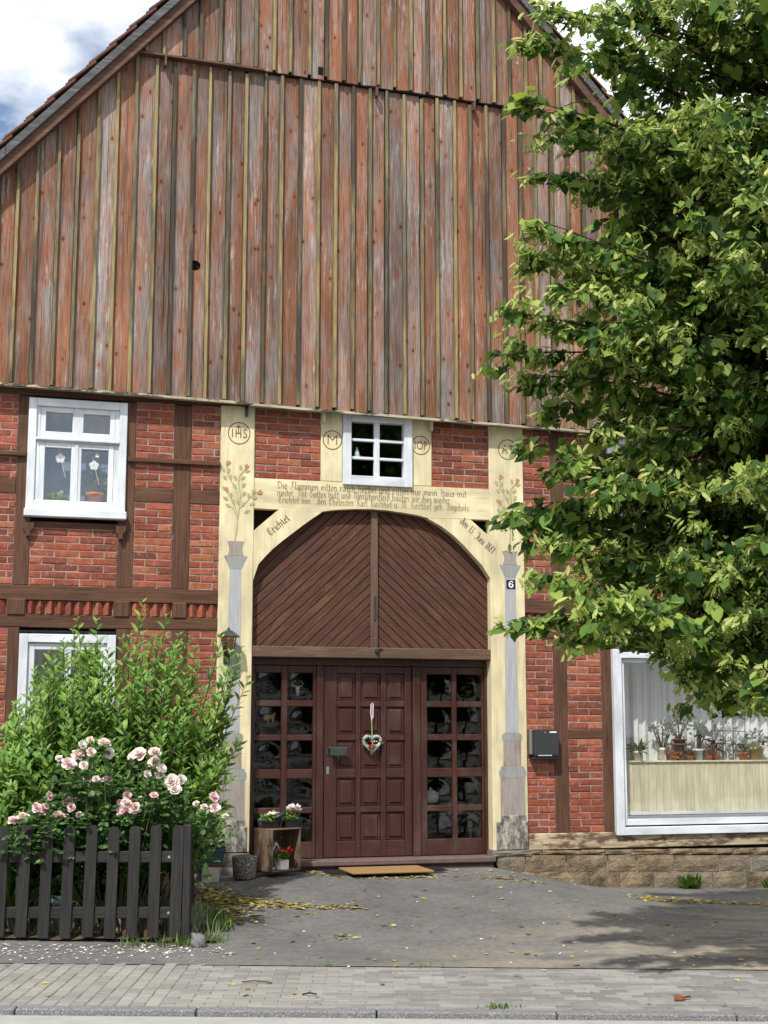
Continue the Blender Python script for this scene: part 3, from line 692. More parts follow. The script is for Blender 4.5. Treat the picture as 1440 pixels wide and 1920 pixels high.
# --- cream gateway frame
CY = -0.03
pl_ = post(-1.755, -1.372, 0.30, 5.19, 'cream', CY, 'gate_post', 0.008)
pr_ = post(1.418, 1.845, 0.25, 5.15, 'cream', CY, 'gate_post', 0.008)
wps = (post(-0.608, -0.36, 4.384, 5.2, 'cream', CY + .006, 'window_post'), post(0.47, 0.712, 4.384, 5.19, 'cream', CY + .006, 'window_post'))
ARC_L = [(-1.371, 3.235), (-1.314, 3.413), (-1.235, 3.505), (-1.148, 3.594), (-1.04, 3.688), (-.928, 3.776), (-.815, 3.866), (-.706, 3.948), (-.60, 4.022)]
ARC_M = [(-.60, 4.03), (-.50, 4.05), (-.406, 4.064), (-.22, 4.08), (-.023, 4.087), (.18, 4.08), (.372, 4.061), (.53, 4.04), (.66, 4.012)]
ARC_R = [(.66, 4.004), (.82, 3.925), (.983, 3.812), (1.10, 3.705), (1.203, 3.599), (1.315, 3.487), (1.417, 3.335)]
lint = MB().prism([(-1.37, 4.38), (-1.37, 4.04), (-.60, 4.032)] + ARC_M[1:-1] + [(.66, 4.014), (1.416, 4.022), (1.416, 4.38)], CY + .004, 0.12).build('lintel', 'cream_h', H)
brL = MB().prism(ARC_L + [(-.60, 4.030), (-1.09, 4.0375), (-1.371, 3.785)], CY + .002, 0.12).build('brace', 'cream', H)
brR = MB().prism(ARC_R[::-1] + [(.66, 4.011), (1.18, 4.0165), (1.417, 3.82)][::1], CY + .002, 0.12).build('brace', 'cream', H)
MB().box(-1.37, 1.416, 0.19, 0.24, 3.1, 4.1).build('gate_back', 'void', H)

# painted column, vase and flowers on the two posts; thin coats of paint a hair proud of the wood
def paint(poly, mat, name, parent, dy, loc):
    m = MB(); n = len(poly); a = sum(poly[i][0] * poly[(i + 1) % n][1] - poly[(i + 1) % n][0] * poly[i][1] for i in range(n))
    if a < 0: poly = poly[::-1]
    m.add([(x - loc[0], dy - loc[1], z - loc[2]) for x, z in poly], [tuple(range(n))]); return m.build(name, mat, parent)
def sym(pts, cx): return [(cx - w, z) for w, z in pts] + [(cx + w, z) for w, z in pts[::-1]]
for P_, cx0, cx1, s in ((pl_, -1.57, -1.58, 1.0), (pr_, 1.662, 1.66, 1.0)):
    L0 = P_.location
    y = CY - 0.0022
    paint(sym([(.098, 3.66), (.075, 3.60), (.073, 3.55), (.088, 3.50)], cx0), 'pedestal_paint', 'painted_vase', P_, y, L0)
    paint(sym([(.132, 3.496), (.12, 3.465), (.095, 3.42), (.067, 3.35)], cx0), 'ring_paint', 'painted_capital', P_, y - .0004, L0)
    paint([(cx0 - .066, 3.348), (cx0 + .066, 3.348), (cx1 + .082, 1.566), (cx1 - .082, 1.566)], 'column_paint', 'painted_shaft', P_, y, L0)
    paint(sym([(.10, 1.563), (.122, 1.54), (.122, 1.50), (.112, 1.478)], cx1), 'ring_paint', 'painted_ring', P_, y - .0004, L0)
    paint(sym([(.108, 1.476), (.11, 1.19)], cx1), 'pedestal_paint', 'painted_die', P_, y, L0)
    paint(sym([(.135, 1.186), (.165, 1.13), (.165, 1.09), (.15, 1.06)], cx1), 'ring_paint', 'painted_ring', P_, y - .0004, L0)
    paint(sym([(.148, 1.056), (.152, .60)], cx1), 'pedestal_paint', 'painted_pedestal', P_, y, L0)
    MB().box(-.203 if P_ is pr_ else -.178, .18, CY - .012, 0.0, .26 if P_ is pr_ else .305, .57, .006).build('post_foot', 'foot_worn', H, loc=(cx1 + .0, 0, 0))
    MB().box(-.15, .16, CY - .006, 0.0, .568, .64, .004).build('post_foot', 'foot_worn', H, loc=(cx1, 0, 0))
def leaf_poly(x, z, a, L=.058, W=.017):
    c, s = math.cos(a), math.sin(a)
    pts = [(-.5, 0), (-.25, .8), (.1, 1), (.5, 0), (.1, -1), (-.25, -.8)]
    return [(x + u * L * c - w * W * s, z + u * L * s + w * W * c) for u, w in pts]
def flowers(P_, cx, mirror, n_branch=3):
    U = lambda u, w: (cx + mirror * (u - 225) * .00147, 3.66 + (1135 - w) * .001465)
    m = MB(); lo = P_.location; y = CY - .003
    def line(pts, w=.0055):
        for i in range(len(pts) - 1):
            a, b = Vector(U(*pts[i])), Vector(U(*pts[i + 1])); d = (b - a).normalized(); n = Vector((-d.y, d.x)) * w
            q = [a + n, a - n, b - n, b + n]
            if (q[1] - q[0]).cross(q[2] - q[1]) < 0: q = q[::-1]
            m.add([(p.x - lo.x, y - i * .0001 - lo.y, p.y - lo.z) for p in q], [(0, 1, 2, 3)])
    line([(215, 1135), (232, 1040), (236, 960), (246, 870), (255, 790), (238, 690), (246, 630), (290, 580)])
    line([(234, 970), (205, 890), (168, 862)], .004); line([(236, 950), (215, 870), (172, 795), (152, 752)], .0045)
    line([(244, 860), (230, 760), (190, 690), (152, 630), (150, 562)], .0045); line([(248, 885), (300, 832), (350, 770), (388, 752)], .0045)
    m.build('painted_stem', 'paint_leaf', P_)
    m = MB()
    for i, (u, w, a) in enumerate(((120, 590, 110), (162, 600, 70), (176, 645, 95), (133, 652, 120), (214, 652, 115), (252, 570, 95), (305, 596, 15), (272, 650, 30), (278, 705, 60), (208, 712, 125), (140, 812, 150), (181, 786, 80), (160, 866, 155), (200, 835, 105), (234, 832, 98), (282, 770, 55), (316, 782, 105), (354, 745, 60), (360, 795, 10), (345, 845, 30), (305, 905, 30), (276, 850, 60), (130, 735, 140))):
        q = leaf_poly(*U(u, w), math.pi - R(a) if mirror < 0 else R(a), .068)
        n = len(q); ar = sum(q[j][0] * q[(j + 1) % n][1] - q[(j + 1) % n][0] * q[j][1] for j in range(n))
        if ar < 0: q = q[::-1]
        MB().add([(px_ - lo.x, y - .0008 - i * .00005 - lo.y, pz - lo.z) for px_, pz in q], [tuple(range(n))]).build('painted_leaf', 'paint_leaf', P_)
    for (u, w, a) in ((155, 540, 60), (297, 562, 70), (147, 745, 110), (402, 752, 25)):
        c, s = math.cos(R(a)), math.sin(R(a)); q = [(-.03, -.008), (-.03, .008), (0, .022), (.03, .026), (.018, .01), (.036, 0), (.018, -.01), (.03, -.026), (0, -.022)]
        X0, Z0 = U(u, w); q = [(X0 + mirror * (e * c - f_ * s), Z0 + e * s + f_ * c) for e, f_ in q]
        paint(q, 'paint_flower', 'painted_bloom', P_, y - .0025, lo)
flowers(pl_, -1.57, 1); flowers(pr_, 1.66, 1)

# --- lettering: a small broad-nib alphabet (strokes on a grid; x-height 4, ascender 7)
GL = {
 'a': (3.0, '0.2,3.6 1,4 2,3.4 2,0.5 2.6,0|2,2.2 .6,2 .1,1 .7,0 2,.8'), 'b': (2.9, '.2,7 .2,.4 1,0 2.1,.8 2.1,3 1.2,4 .2,3'),
 'c': (2.3, '1.9,3.5 1,4 .2,3 .2,.8 1,0 1.9,.6'), 'd': (2.9, '2.1,4.2 1,6.6 .4,6.9|2.1,4.4 2.1,.8 1.2,0 .2,.8 .2,2.9 1.1,3.8 2.1,3.2'),
 'e': (2.4, '.2,1.8 1.9,2.6 1.8,3.4 1,4 .2,3 .2,.8 1,0 1.9,.6'), 'f': (2.2, '.9,-1.6 .9,5.8 1.5,7 2.2,6.6|.2,3.8 1.9,3.8'),
 'g': (2.9, '2.1,3.4 1.1,4 .2,3 .2,1 1,.2 2.1,1|2.1,4 2.1,-1 1.1,-2 .2,-1.4'), 'h': (2.9, '.2,7 .2,0|.2,3 1.2,4 2.1,3.2 2.1,.4 1.5,-1.5'),
 'i': (1.4, '.3,3.6 .6,4 .6,.5 1.1,0|.5,5.6 .8,5.9'), 'l': (1.4, '.5,7 .5,.5 1.1,0'), 'm': (4.4, '.2,4 .2,0|.2,3.2 1.1,4 1.9,3.4 1.9,0|1.9,3.2 2.8,4 3.6,3.4 3.6,.4 4.1,0'),
 'n': (2.9, '.2,4 .2,0|.2,3.2 1.2,4 2.1,3.3 2.1,.4 2.6,0'), 'o': (2.7, '1.1,4 .2,3.1 .2,.8 1.1,0 2.1,.9 2.1,3 1.1,4'),
 'r': (2.2, '.3,4 .3,.4 .9,0|.3,3.1 1.2,4 1.9,3.5'), 's': (2.3, '1.9,3.6 1,4 .3,3.2 1.8,1.3 1.5,.3 .8,0 .2,.5'), 'S': (1.9, '.8,-1.6 .8,5.9 1.3,7 2,6.6'),
 't': (1.8, '.7,6 .7,.5 1.4,0|0,4 1.5,4'), 'u': (2.9, '.2,4 .2,.8 1,0 2.1,.8|2.1,4 2.1,.4 2.6,0'), 'v': (2.7, '.1,4.6 .4,4 .4,.8 1.2,0 2.1,1 2.1,3.2 1.5,4'),
 'w': (3.8, '.1,4.6 .4,4 .4,.6 1,0 1.8,.8 1.8,4|1.8,.8 2.4,0 3.2,1 3.2,3.2 2.6,4'), 'z': (2.4, '.3,3.8 1.8,4 .9,2.3 1.8,1.2 1.5,-.8 .3,-1.4'), 'k': (2.6, '.3,7 .3,0|.3,2 2,4|.9,2.4 2.2,0'),
 'x': (3.2, '.8,-1.6 .8,5.7 1.5,7 2.5,6.3 2.2,4.6 1.5,4 2.6,2.8 2.4,.8 1.6,0'), '.': (1.3, '.3,.2 .7,.6'),
 'D': (4.4, '.4,6.6 1.6,7 3.4,5.8 3.9,3.2 3.2,.9 1.6,0 .5,.4|1.4,6.8 1,4 1.7,.6|.2,5.4 .8,7.2'), 'F': (3.6, '.4,6.3 1.4,7 2.4,6.5 3.5,7|1.6,6.6 1.5,2 .9,.4 .1,0|1.5,3.8 3,4.2'),
 'M': (5.2, '.3,5.8 1,7 1.6,6 1.5,1.4 .4,0|1.6,6 2.6,7 3.2,6 3.2,0|3.2,6 4.2,7 4.8,5.6 4.7,.8 5.1,0'), 'G': (4.2, '3.5,6.2 2.2,7 .8,5.8 .4,3 1.1,.7 2.4,0 3.6,1.2 3.5,3.4 2.4,3.9 1.8,3.2|2,6.4 1.6,4.2'),
 'E': (3.9, '3.3,6.2 2.1,7 .7,5.8 .4,3 1,.7 2.2,0 3.4,1|1.6,6.2 1.8,3.7 3,4.2|1.8,3.6 1.4,1.6'), 'K': (4.1, '.3,6.3 1.3,7 1.7,5.8 1.6,1 .5,0|1.6,3.6 2.8,6.4 3.6,6.9|1.7,3.7 2.9,2.8 3.1,.6 3.8,0'),
 'H': (4.1, '.3,6 1.2,7 1.6,5.8 1.6,1 .6,0|1.6,4 2.8,4.8 3.5,3.6 3.3,.6 2.4,-1'), 'B': (4.2, '.3,6 1.1,7 1.6,5.8 1.6,.6|1.6,6.2 2.8,7 3.6,5.9 2.9,4.4 1.7,3.9|2.6,4.1 3.7,2.9 3.3,.7 2,0 .6,.6'),
 'J': (3.4, '.3,5.6 1.2,7 2.6,6 2.5,.8 1.5,-.8 .4,-.2'), '1': (1.8, '.3,5.6 1.1,7 1.1,0'), '3': (3.0, '.3,6.2 1.4,7 2.3,5.8 1.2,3.9 2.5,2.6 2.2,.6 1.2,0 .2,.7'),
 '8': (2.9, '1.2,3.8 .3,5.4 1.2,7 2.2,5.6 1.2,3.8 .2,1.8 1.2,0 2.4,1.8 1.2,3.8'), '6': (3.2, '2.4,6.6 1.2,6 .4,3.6 .5,1.2 1.4,.1 2.5,1 2.5,2.8 1.5,3.8 .5,2.6')}
def write(lines, parent, org, size, ang=0.0, y=CY - .004, width=None, nib=.62, name='inscription', mats=('ink_dark', 'ink_red')):
    """one string; capitals go to a second mesh in red-brown"""
    U = size / 7.0; x = 0.0; strokes = []
    for ch in lines:
        if ch == ' ': x += 2.2; continue
        base = {'ü': 'u', 'ö': 'o'}.get(ch, ch); adv, d = GL[base]
        for s_ in d.split('|'):
            strokes.append((ch.isupper() and ch != 'S', [(x + float(a), float(b)) for a, b in (q.split(',') for q in s_.split())]))
        if ch in 'üö':
            for dx in (.4, 1.6): strokes.append((False, [(x + dx, 5.4), (x + dx + .25, 5.8)]))
        x += adv + .25
    kx = (width / (x * U)) if width else 1.0
    nv = Vector((math.cos(R(38)), math.sin(R(38)))) * nib; c, s = math.cos(ang), math.sin(ang)
    ms = (MB(), MB()); e = 0; lo = parent.location
    for cap, pts in strokes:
        for i in range(len(pts) - 1):
            a, b = Vector(pts[i]), Vector(pts[i + 1]); d = (b - a).normalized(); n = Vector((-d.y, d.x))
            w = n * max(abs(nv.dot(n)) / 2, .10); ex = d * .1
            q = [a - ex + w, a - ex - w, b + ex - w, b + ex + w]
            if (q[1] - q[0]).cross(q[2] - q[1]) < 0: q = q[::-1]
            e += 1; vs = []
            for p in q:
                px_, pz = p.x * U * kx, p.y * U
                vs.append((org[0] + px_ * c - pz * s - lo.x, y - (e % 9) * .00012 - lo.y, org[1] + px_ * s + pz * c - lo.z))
            ms[1 if cap else 0].add(vs, [(0, 1, 2, 3)])
    for k_ in (0, 1):
        if ms[k_].v: ms[k_].build(name, mats[k_], parent)['kind'] = 'stuff'
brs = (brL, brR)
write('Die Flammen eilten raSch herbei und riSSen mir mein Haus mit', lint, (-1.115, 4.276), .082, 0, CY - .001, 2.25, .46)
write('nieder. Mit Gottes hülf und MenSchenfleix bauten wir dies wieder.', lint, (-1.11, 4.195), .080, 0, CY - .001, 2.06, .46)
write('Erichtet von   den Eheleuten Karl Kirchhof u. M. Kirchhof geb. Bögeholz.', lint, (-1.10, 4.116), .078, 0, CY - .001, 2.28, .46)
write('Erichtet', brs[0], (-1.185, 3.735), .085, R(41), CY - .003, .30)
write('den 13. Juni 1881', brs[1], (1.045, 3.975), .088, R(-42.5), CY - .003, .53, mats=('ink_dark', 'ink_dark'))
# ringed monograms
def ring(parent, cx, cz, r, strokes, y):
    m = MB(); n = 40; lo = parent.location; w = .0055
    for i in range(n):
        a0, a1 = 2 * math.pi * i / n, 2 * math.pi * (i + 1) / n
        q = [(r - w, a0), (r + w, a0), (r + w, a1), (r - w, a1)]
        m.add([(cx + q_ * math.cos(a) - lo.x, y - lo.y, cz + q_ * math.sin(a) - lo.z) for q_, a in q], [(0, 1, 2, 3)])
    e = 0
    for pts in strokes:
        for a, b in zip(pts, pts[1:]):
            a, b = Vector(a), Vector(b); d = (b - a).normalized(); nn = Vector((-d.y, d.x)) * .0055; e += 1
            q = [a - d * .003 + nn, a - d * .003 - nn, b + d * .003 - nn, b + d * .003 + nn]
            if (q[1] - q[0]).cross(q[2] - q[1]) < 0: q = q[::-1]
            m.add([(cx + p.x - lo.x, y - .0002 * (e % 7 + 1) - lo.y, cz + p.y - lo.z) for p in q], [(0, 1, 2, 3)])
    m.build('monogram', 'ink_brown', parent)
Sg = lambda x, s=1: [(x + .028, .038), (x + .012, .052), (x - .008, .042), (x - .004, .012), (x + .02, -.012), (x + .022, -.038), (x, -.05), (x - .014, -.036)]
ring(pl_, -1.553, 4.877, .122, [[(-.075, .045), (-.075, -.045)], [(-.035, .045), (-.035, -.045)], [(.018, .05), (.018, -.05)], [(-.035, 0), (.018, 0)], Sg(.062), [(-.008, 0), (-.008, .095)], [(-.03, .07), (.014, .07)]], CY - .002)
ring(wps[0], -.478, 4.862, .108, [[(-.05, -.05), (-.05, .055), (0, -.002), (.05, .055), (.05, -.05)]], CY + .004)
ring(wps[1], .577, 4.86, .108, [[(-.068, .045), (-.068, -.045)], [(-.01 + .032 * math.cos(t * .5236), .045 * math.sin(t * .5236)) for t in range(13)], [(.045, -.045), (.045, .045), (.066, .042), (.078, .022), (.066, 0), (.045, -.002)]], CY + .004)
ring(pr_, 1.655, 4.867, .118, [[(-.075, -.045), (-.04, .05), (-.005, -.045)], [(-.062, -.012), (-.02, -.012)], [(.008, .046), (.075, .046)], [(.042, .046), (.042, -.045)]], CY - .002)

# --- boarded gable: lower field y -0.10, upper field y -0.15; every board and batten a piece
BW = 0.2092
def board_field(y, zlo, zhi, x_from, x_to, off, holes=()):
    k0 = math.floor((x_from - off) / BW); k1 = math.ceil((x_to - off) / BW)
    edges = {k: off + k * BW + random.uniform(-.012, .012) for k in range(k0, k1 + 2)}
    for k in range(k0, k1 + 1):
        a, b = edges[k] + random.uniform(.014, .023), edges[k + 1] - random.uniform(.014, .023); mid = (a + b) / 2
        if abs(mid) > 6.28: continue
        zb = zlo(mid) - random.uniform(0, .012)
        ta, tb = min(zhi(a), rz_(a) + .02), min(zhi(b), rz_(b) + .02)
        if a < 0 < b: ta = tb = min(zhi(0), rz_(max(-a, b)) + .02)
        if min(ta, tb) > zb + .03:
            bow = random.uniform(-.004, .004); sk = random.uniform(-.004, .004); lb = random.uniform(-.006, .006)
            yy = y + random.uniform(-.003, .003)
            hole = [h for h in holes if a < h[0] < b]
            if hole:
                hx, hz, hr = hole[0]; m = MB(); n = 10       # round hole broken into the edge beside the batten
                arc = [(hx + hr * math.sin(math.pi * i / n), hz - hr * math.cos(math.pi * i / n)) for i in range(n + 1)]
                m.prism([(a, ta), (a, hz + hr)] + arc[::-1] + [(a, hz - hr), (a, zb + lb), (b, zb - lb), (b, tb)], yy, yy + .028)
                m.v = [(p[0] - mid, p[1] - yy, p[2] - zb) for p in m.v]; m.build('gable_board', 'board', H, loc=(mid, yy, zb))
            else:
                nz = 5; m = MB(); vs = []      # slightly cupped, slightly bowed plank
                for i in range(nz + 1):
                    t = i / nz; o = bow * math.sin(math.pi * t)
                    for x, top, lbz in ((a, ta, lb), (mid, (ta + tb) / 2, 0), (b, tb, -lb)):
                        z = zb + lbz * (1 - t) + (top - zb) * t
                        vs.append((x - mid + o, (-.004 if x == mid else 0.0) + sk * t, z - zb))
                n = len(vs); vs += [(p[0], .028, p[2]) for p in vs]
                fs = [(3 * i + c, 3 * i + c + 1, 3 * i + c + 4, 3 * i + c + 3) for i in range(nz) for c in (0, 1)]
                fs += [(n + 3 * i + c, n + 3 * i + c + 3, n + 3 * i + c + 4, n + 3 * i + c + 1) for i in range(nz) for c in (0, 1)]
                fs += [(3 * i, 3 * i + 3, n + 3 * i + 3, n + 3 * i) for i in range(nz)] + [(3 * i + 2, n + 3 * i + 2, n + 3 * i + 5, 3 * i + 5) for i in range(nz)]
                fs += [(0, n, n + 1, 1), (1, n + 1, n + 2, 2)]; L = 3 * nz; fs += [(L, L + 1, n + L + 1, n + L), (L + 1, L + 2, n + L + 2, n + L + 1)]
                m.add(vs, fs).build('gable_board', 'board', H, loc=(mid, yy, zb))
        # batten over the joint on the left of this board
        x = edges[k]; w = random.uniform(.0145, .0195); zb2 = zlo(x) + random.uniform(0, .02); zt = min(zhi(x) - random.uniform(.0, .06), rz_(abs(x) + w) + .01)
        if zt > zb2 + .05 and abs(x) < 6.25:
            tl = random.uniform(-.006, .006)
            MB().add([(-w, 0, 0), (w, 0, 0), (w, .038, 0), (-w, .038, 0), (-w + tl, 0, zt - zb2), (w + tl, 0, zt - zb2), (w + tl, .038, zt - zb2), (-w + tl, .038, zt - zb2)],
                     [(0, 1, 5, 4), (1, 2, 6, 5), (3, 0, 4, 7), (4, 5, 6, 7), (0, 3, 2, 1)]).build('batten', 'batten', H, loc=(x, y - .0405, zb2))
board_field(-0.10, jz, jz2, -6.3, 6.3, -3.833, [(-2.09, 6.755, .058)])
board_field(-0.145, lambda x: jz2(x) + .012, lambda x: 20, -2.95, 2.95, -3.80 + .045)
# gable core behind the boards, closed at the jetty
MB().prism([(-6.28, jz(-6.28) + .03), (6.28, jz(6.28) + .03), (6.28, 5.25), (0, 12.28), (-6.28, 5.25)], -.066, .12).build('gable_core', 'void', H)
# near-black plate painted as the dark of a square hole, upper field
MB().box(-.725, -.645, -.150, -.144, 9.19, 9.29).build('hole_shade_plate', 'void', H)
# weathered drip boards
for a, b, q in ((-6.3, -1.46, 0), (-1.455, 6.3, 1)):
    n = 24; m = MB(); vs = []
    for i in range(n + 1):
        x = a + (b - a) * i / n; z = jz(x) - .004 + random.uniform(-.002, .002) - (.012 if q else 0); yo = -.185 + random.uniform(-.004, .004)
        vs += [(x, yo, z - .035), (x, -.04, z - .02), (x, -.04, z + .004), (x, yo, z - .008)]
    fs = [(4 * i + c, 4 * i + 4 + c, 4 * i + 4 + (c + 1) % 4, 4 * i + (c + 1) % 4) for i in range(n) for c in range(4)] + [(0, 1, 2, 3), (4 * n + 3, 4 * n + 2, 4 * n + 1, 4 * n)]
    m.add(vs, fs).build('drip_board', 'drip_wood', H)
MB().prism([(-2.80, jz2(-2.8) - .012), (-1.35, jz2(-1.35) - .012), (-1.35, jz2(-1.35) + .012), (-2.80, jz2(-2.8) + .012)], -.20, -.10).build('drip_board', 'verge_brown', H)
MB().prism([(-1.34, jz2(-1.34) - .012), (2.9, jz2(2.9) - .012), (2.9, jz2(2.9) + .008), (-1.34, jz2(-1.34) + .008)], -.146, -.10).build('field_joint', 'void', H)
for x in (-2.49, 0.0, 1.22): MB().box(x - .012, x + .012, -.21, -.12, jz2(x) - .13, jz2(x) - .015, .003).build('peg', 'verge_brown', H)
# hooks hanging below the drip board
for x, mt in ((-1.478, 'black_metal'), (-.586, 'cream'), (.70, 'cream')):
    MB().prism([(x - .02, jz(x) - .03), (x + .02, jz(x) - .03), (x + .012, jz(x) - .15), (x - .008, jz(x) - .15)], -.075, -.04).build('hook', mt, H)

# --- roof: verge boards, verge tiles as pieces, slabs behind
SL = math.atan(1.125); ca, sa = math.cos(SL), math.sin(SL)
for sg in (-1, 1):
    def slope_quad(x0, x1, d0, d1, y0, y1):     # d: distance above the inner edge, measured vertically
        p = [(sg * x, rz_(x) + d) for x, d in ((x0, d0), (x1, d0), (x1, d1), (x0, d1))]; return MB().prism(p, y0, y1)
    slope_quad(0.0, 7.0, -.02, .15, -.27, -.14).build('verge_board', 'verge_brown', H)
    x = 0.0
    for L in (1.9, 2.3, 1.7, 1.1):
        slope_quad(x + .003, x + L - .003, .135, .250, -.31, -.272).build('verge_board', 'verge_grey', H); x += L
    slope_quad(0.0, 7.0, .155, .262, -.265, 13.0).build('roof_slab', 'roof_tile', H)
tile = MB(); prof = [(-.115, .0), (-.07, .022), (-.02, .03), (.03, .012), (.075, -.006), (.115, .004)]
vs = []
for u in (0, .40):
    for y, h in prof: vs.append((u, y, h))
for u in (0, .40):
    for y, h in prof: vs.append((u, y, h - .02))
n = 6
fs = [(i, i + 1, n + i + 1, n + i) for i in range(5)] + [(2 * n + i, 3 * n + i, 3 * n + i + 1, 2 * n + i + 1) for i in range(5)]
fs += [(2 * n + i, 2 * n + i + 1, i + 1, i) for i in range(5)] + [(3 * n + i + 1, 3 * n + i, n + i, n + i + 1) for i in range(5)] + [(0, n, 3 * n, 2 * n), (5, 2 * n + 5, 3 * n + 5, n + 5)]
tile.add(vs, fs)
tme = tile.mesh('roof_tile'); tme.materials.append(MAT['roof_tile'])
for sg in (-1, 1):
    for c in range(3):
        d = 0.0
        for r_ in range(31):
            L = .06 + r_ * .325                       # distance of the tile's upper end down the slope
            x = L * ca; z = 12.31 + .31 - L * sa
            o = put(tme, 'roof_tile', None, H, (sg * x, -.21 + c * .2, z))
            o.rotation_euler = (0, SL - .085 + random.uniform(-.01, .01), 0) if sg > 0 else (0, SL - .085 + random.uniform(-.01, .01), math.pi)
MB().tube([(0, -.32, 12.66), (0, 13, 12.66)], .11, 10).build('ridge', 'roof_tile', H)
# side and rear walls
MB().box(-6.3, -6.15, .141, 12.8, -.5, 5.3).build('side_wall', 'mortar', H); MB().box(6.15, 6.3, .141, 12.8, -.5, 5.3).build('side_wall', 'mortar', H)
MB().box(-6.3, 6.3, 12.8, 12.95, -.5, 5.3).build('rear_wall', 'mortar', H); MB().prism([(-6.3, 5.3), (6.3, 5.3), (0, 12.3)], 12.8, 12.95).build('rear_gable', 'board', H)

# --- rooms behind the openings
def room(x0, x1, y0, y1, z0, z1, mat):
    m = MB(); v = [(x, y, z) for z in (z0, z1) for y in (y0, y1) for x in (x0, x1)]
    m.add(v, [(0, 1, 3, 2), (4, 6, 7, 5), (2, 3, 7, 6), (0, 2, 6, 4), (1, 5, 7, 3)]); return m.build('room', mat, H)
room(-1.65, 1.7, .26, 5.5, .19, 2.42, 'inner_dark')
room(-3.9, -2.72, .141, 3, 3.9, 5.14, 'inner_pale')
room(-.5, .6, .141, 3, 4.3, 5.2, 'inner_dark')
room(2.88, 5.74, .141, 3.2, .45, 2.62, 'inner_pale')
room(-3.9, -2.8, .141, 3, 1.2, 2.65, 'inner_pale')
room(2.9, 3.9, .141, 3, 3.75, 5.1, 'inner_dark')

# --- windows
def window(name, label=None):
    o = empty(name); o.parent = H
    return o
def frame(W, x0, x1, z0, z1, w, y0, y1, mat='white_paint', name='frame', b=.005, bot=None):
    bt = bot or w
    MB().box(x0, x0 + w, y0, y1, z0, z1, b).build(name, mat, W); MB().box(x1 - w, x1, y0, y1, z0, z1, b).build(name, mat, W)
    MB().box(x0 + w, x1 - w, y0 + .001, y1, z1 - w, z1, b).build(name, mat + '_h', W); MB().box(x0 + w, x1 - w, y0 + .001, y1, z0, z0 + bt, b).build(name, mat + '_h', W)
def pane(W, x0, x1, z0, z1, y, mat='window_glass'):
    return MB().add([(x0, y, z0), (x1, y, z0), (x1, y, z1), (x0, y, z1)], [(0, 1, 2, 3)]).build('pane', mat, W)
# upper left casement
W = window('window')
frame(W, -3.84, -2.792, 3.93, 5.137, .085, -.055, .06)
MB().box(-3.756, -2.876, -.03, .06, 4.66, 4.722, .004).build('transom', 'white_paint_h', W)
MB().box(-3.756, -2.876, -.075, -.012, 4.675, 4.705, .006).build('transom_moulding', 'white_paint_h', W)
for a, b in ((-3.655, -3.375), (-3.26, -2.975)):       # fixed lights
    frame(W, a - .06, b + .06, 4.7225, 5.0515, .058, -.022, .03, name='sash')
    pane(W, a - .03, b + .03, 4.74, 5.03, .012, 'double_glass')
for x0, x1 in ((-3.7555, -3.7155), (-2.9145, -2.8765)): MB().box(x0, x1, -.026, .03, 4.7225, 5.0515, .003).build('frame', 'white_paint', W)
MB().box(-3.3745, -3.2605, -.0225, .03, 4.723, 5.0515, .003).build('sash', 'white_paint', W)
for a, b in ((-3.656, -3.378), (-3.27, -2.982)):       # casements
    frame(W, a - .055, b + .055, 4.02 - .045, 4.657, .055, -.036, .03, name='casement')
    pane(W, a - .02, b + .02, 4.02, 4.62, .008, 'double_glass')
MB().box(-3.345, -3.305, -.046, -.035, 3.98, 4.655, .004).build('meeting_stile', 'white_paint', W)
for x0, x1 in ((-3.756, -3.712), (-2.926, -2.876)): MB().box(x0, x1, -.03, .03, 4.015, 4.66, .003).build('frame', 'white_paint', W)
MB().box(-3.756, -2.876, -.042, -.01, 4.0, 4.026, .004).build('weather_bar', 'white_paint_h', W)
MB().box(-3.855, -2.778, -.105, .0, 3.84, 3.928, .010).build('sill', 'white_paint_h', W)
MB().box(-3.80, -2.84, .26, .27, 3.95, 5.1).build('sky_tint_blind', 'sky_reflection_blue', W)  # added blind; its blue stands in for sky reflected in the casement glass
# small six-light window over the lintel
W = window('window')
frame(W, -.357, .468, 4.352, 5.19, .098, -.062, .05, bot=.11)
for i, z in enumerate((4.657, 4.868)): MB().box(-.259, .37, -.03, .02, z, z + .03, .004).build('glazing_bar', 'white_paint_h', W)
MB().box(.018, .081, -.034, .02, 4.462, 5.092, .004).build('mullion', 'white_paint', W)
for a, b in ((-.259, .018), (.081, .37)):
    for z0, z1 in ((4.462, 4.66), (4.687, 4.87), (4.898, 5.093)): pane(W, a, b, z0, z1, .0)
# lower left window behind the shrub
W = window('window')
frame(W, -3.848, -2.848, 1.2, 2.60, .09, -.05, .06)
frame(W, -3.757, -2.939, 1.295, 2.505, .07, -.02, .05, name='sash'); MB().box(-3.38, -3.31, -.021, .05, 1.365, 2.435).build('mullion', 'white_paint', W)
for a, b in ((-3.69, -3.38), (-3.31, -3.0)): pane(W, a, b, 1.36, 2.44, .01, 'double_glass')
MB().box(-3.87, -2.83, -.1, .0, 1.10, 1.198, .008).build('sill', 'white_paint_h', W)
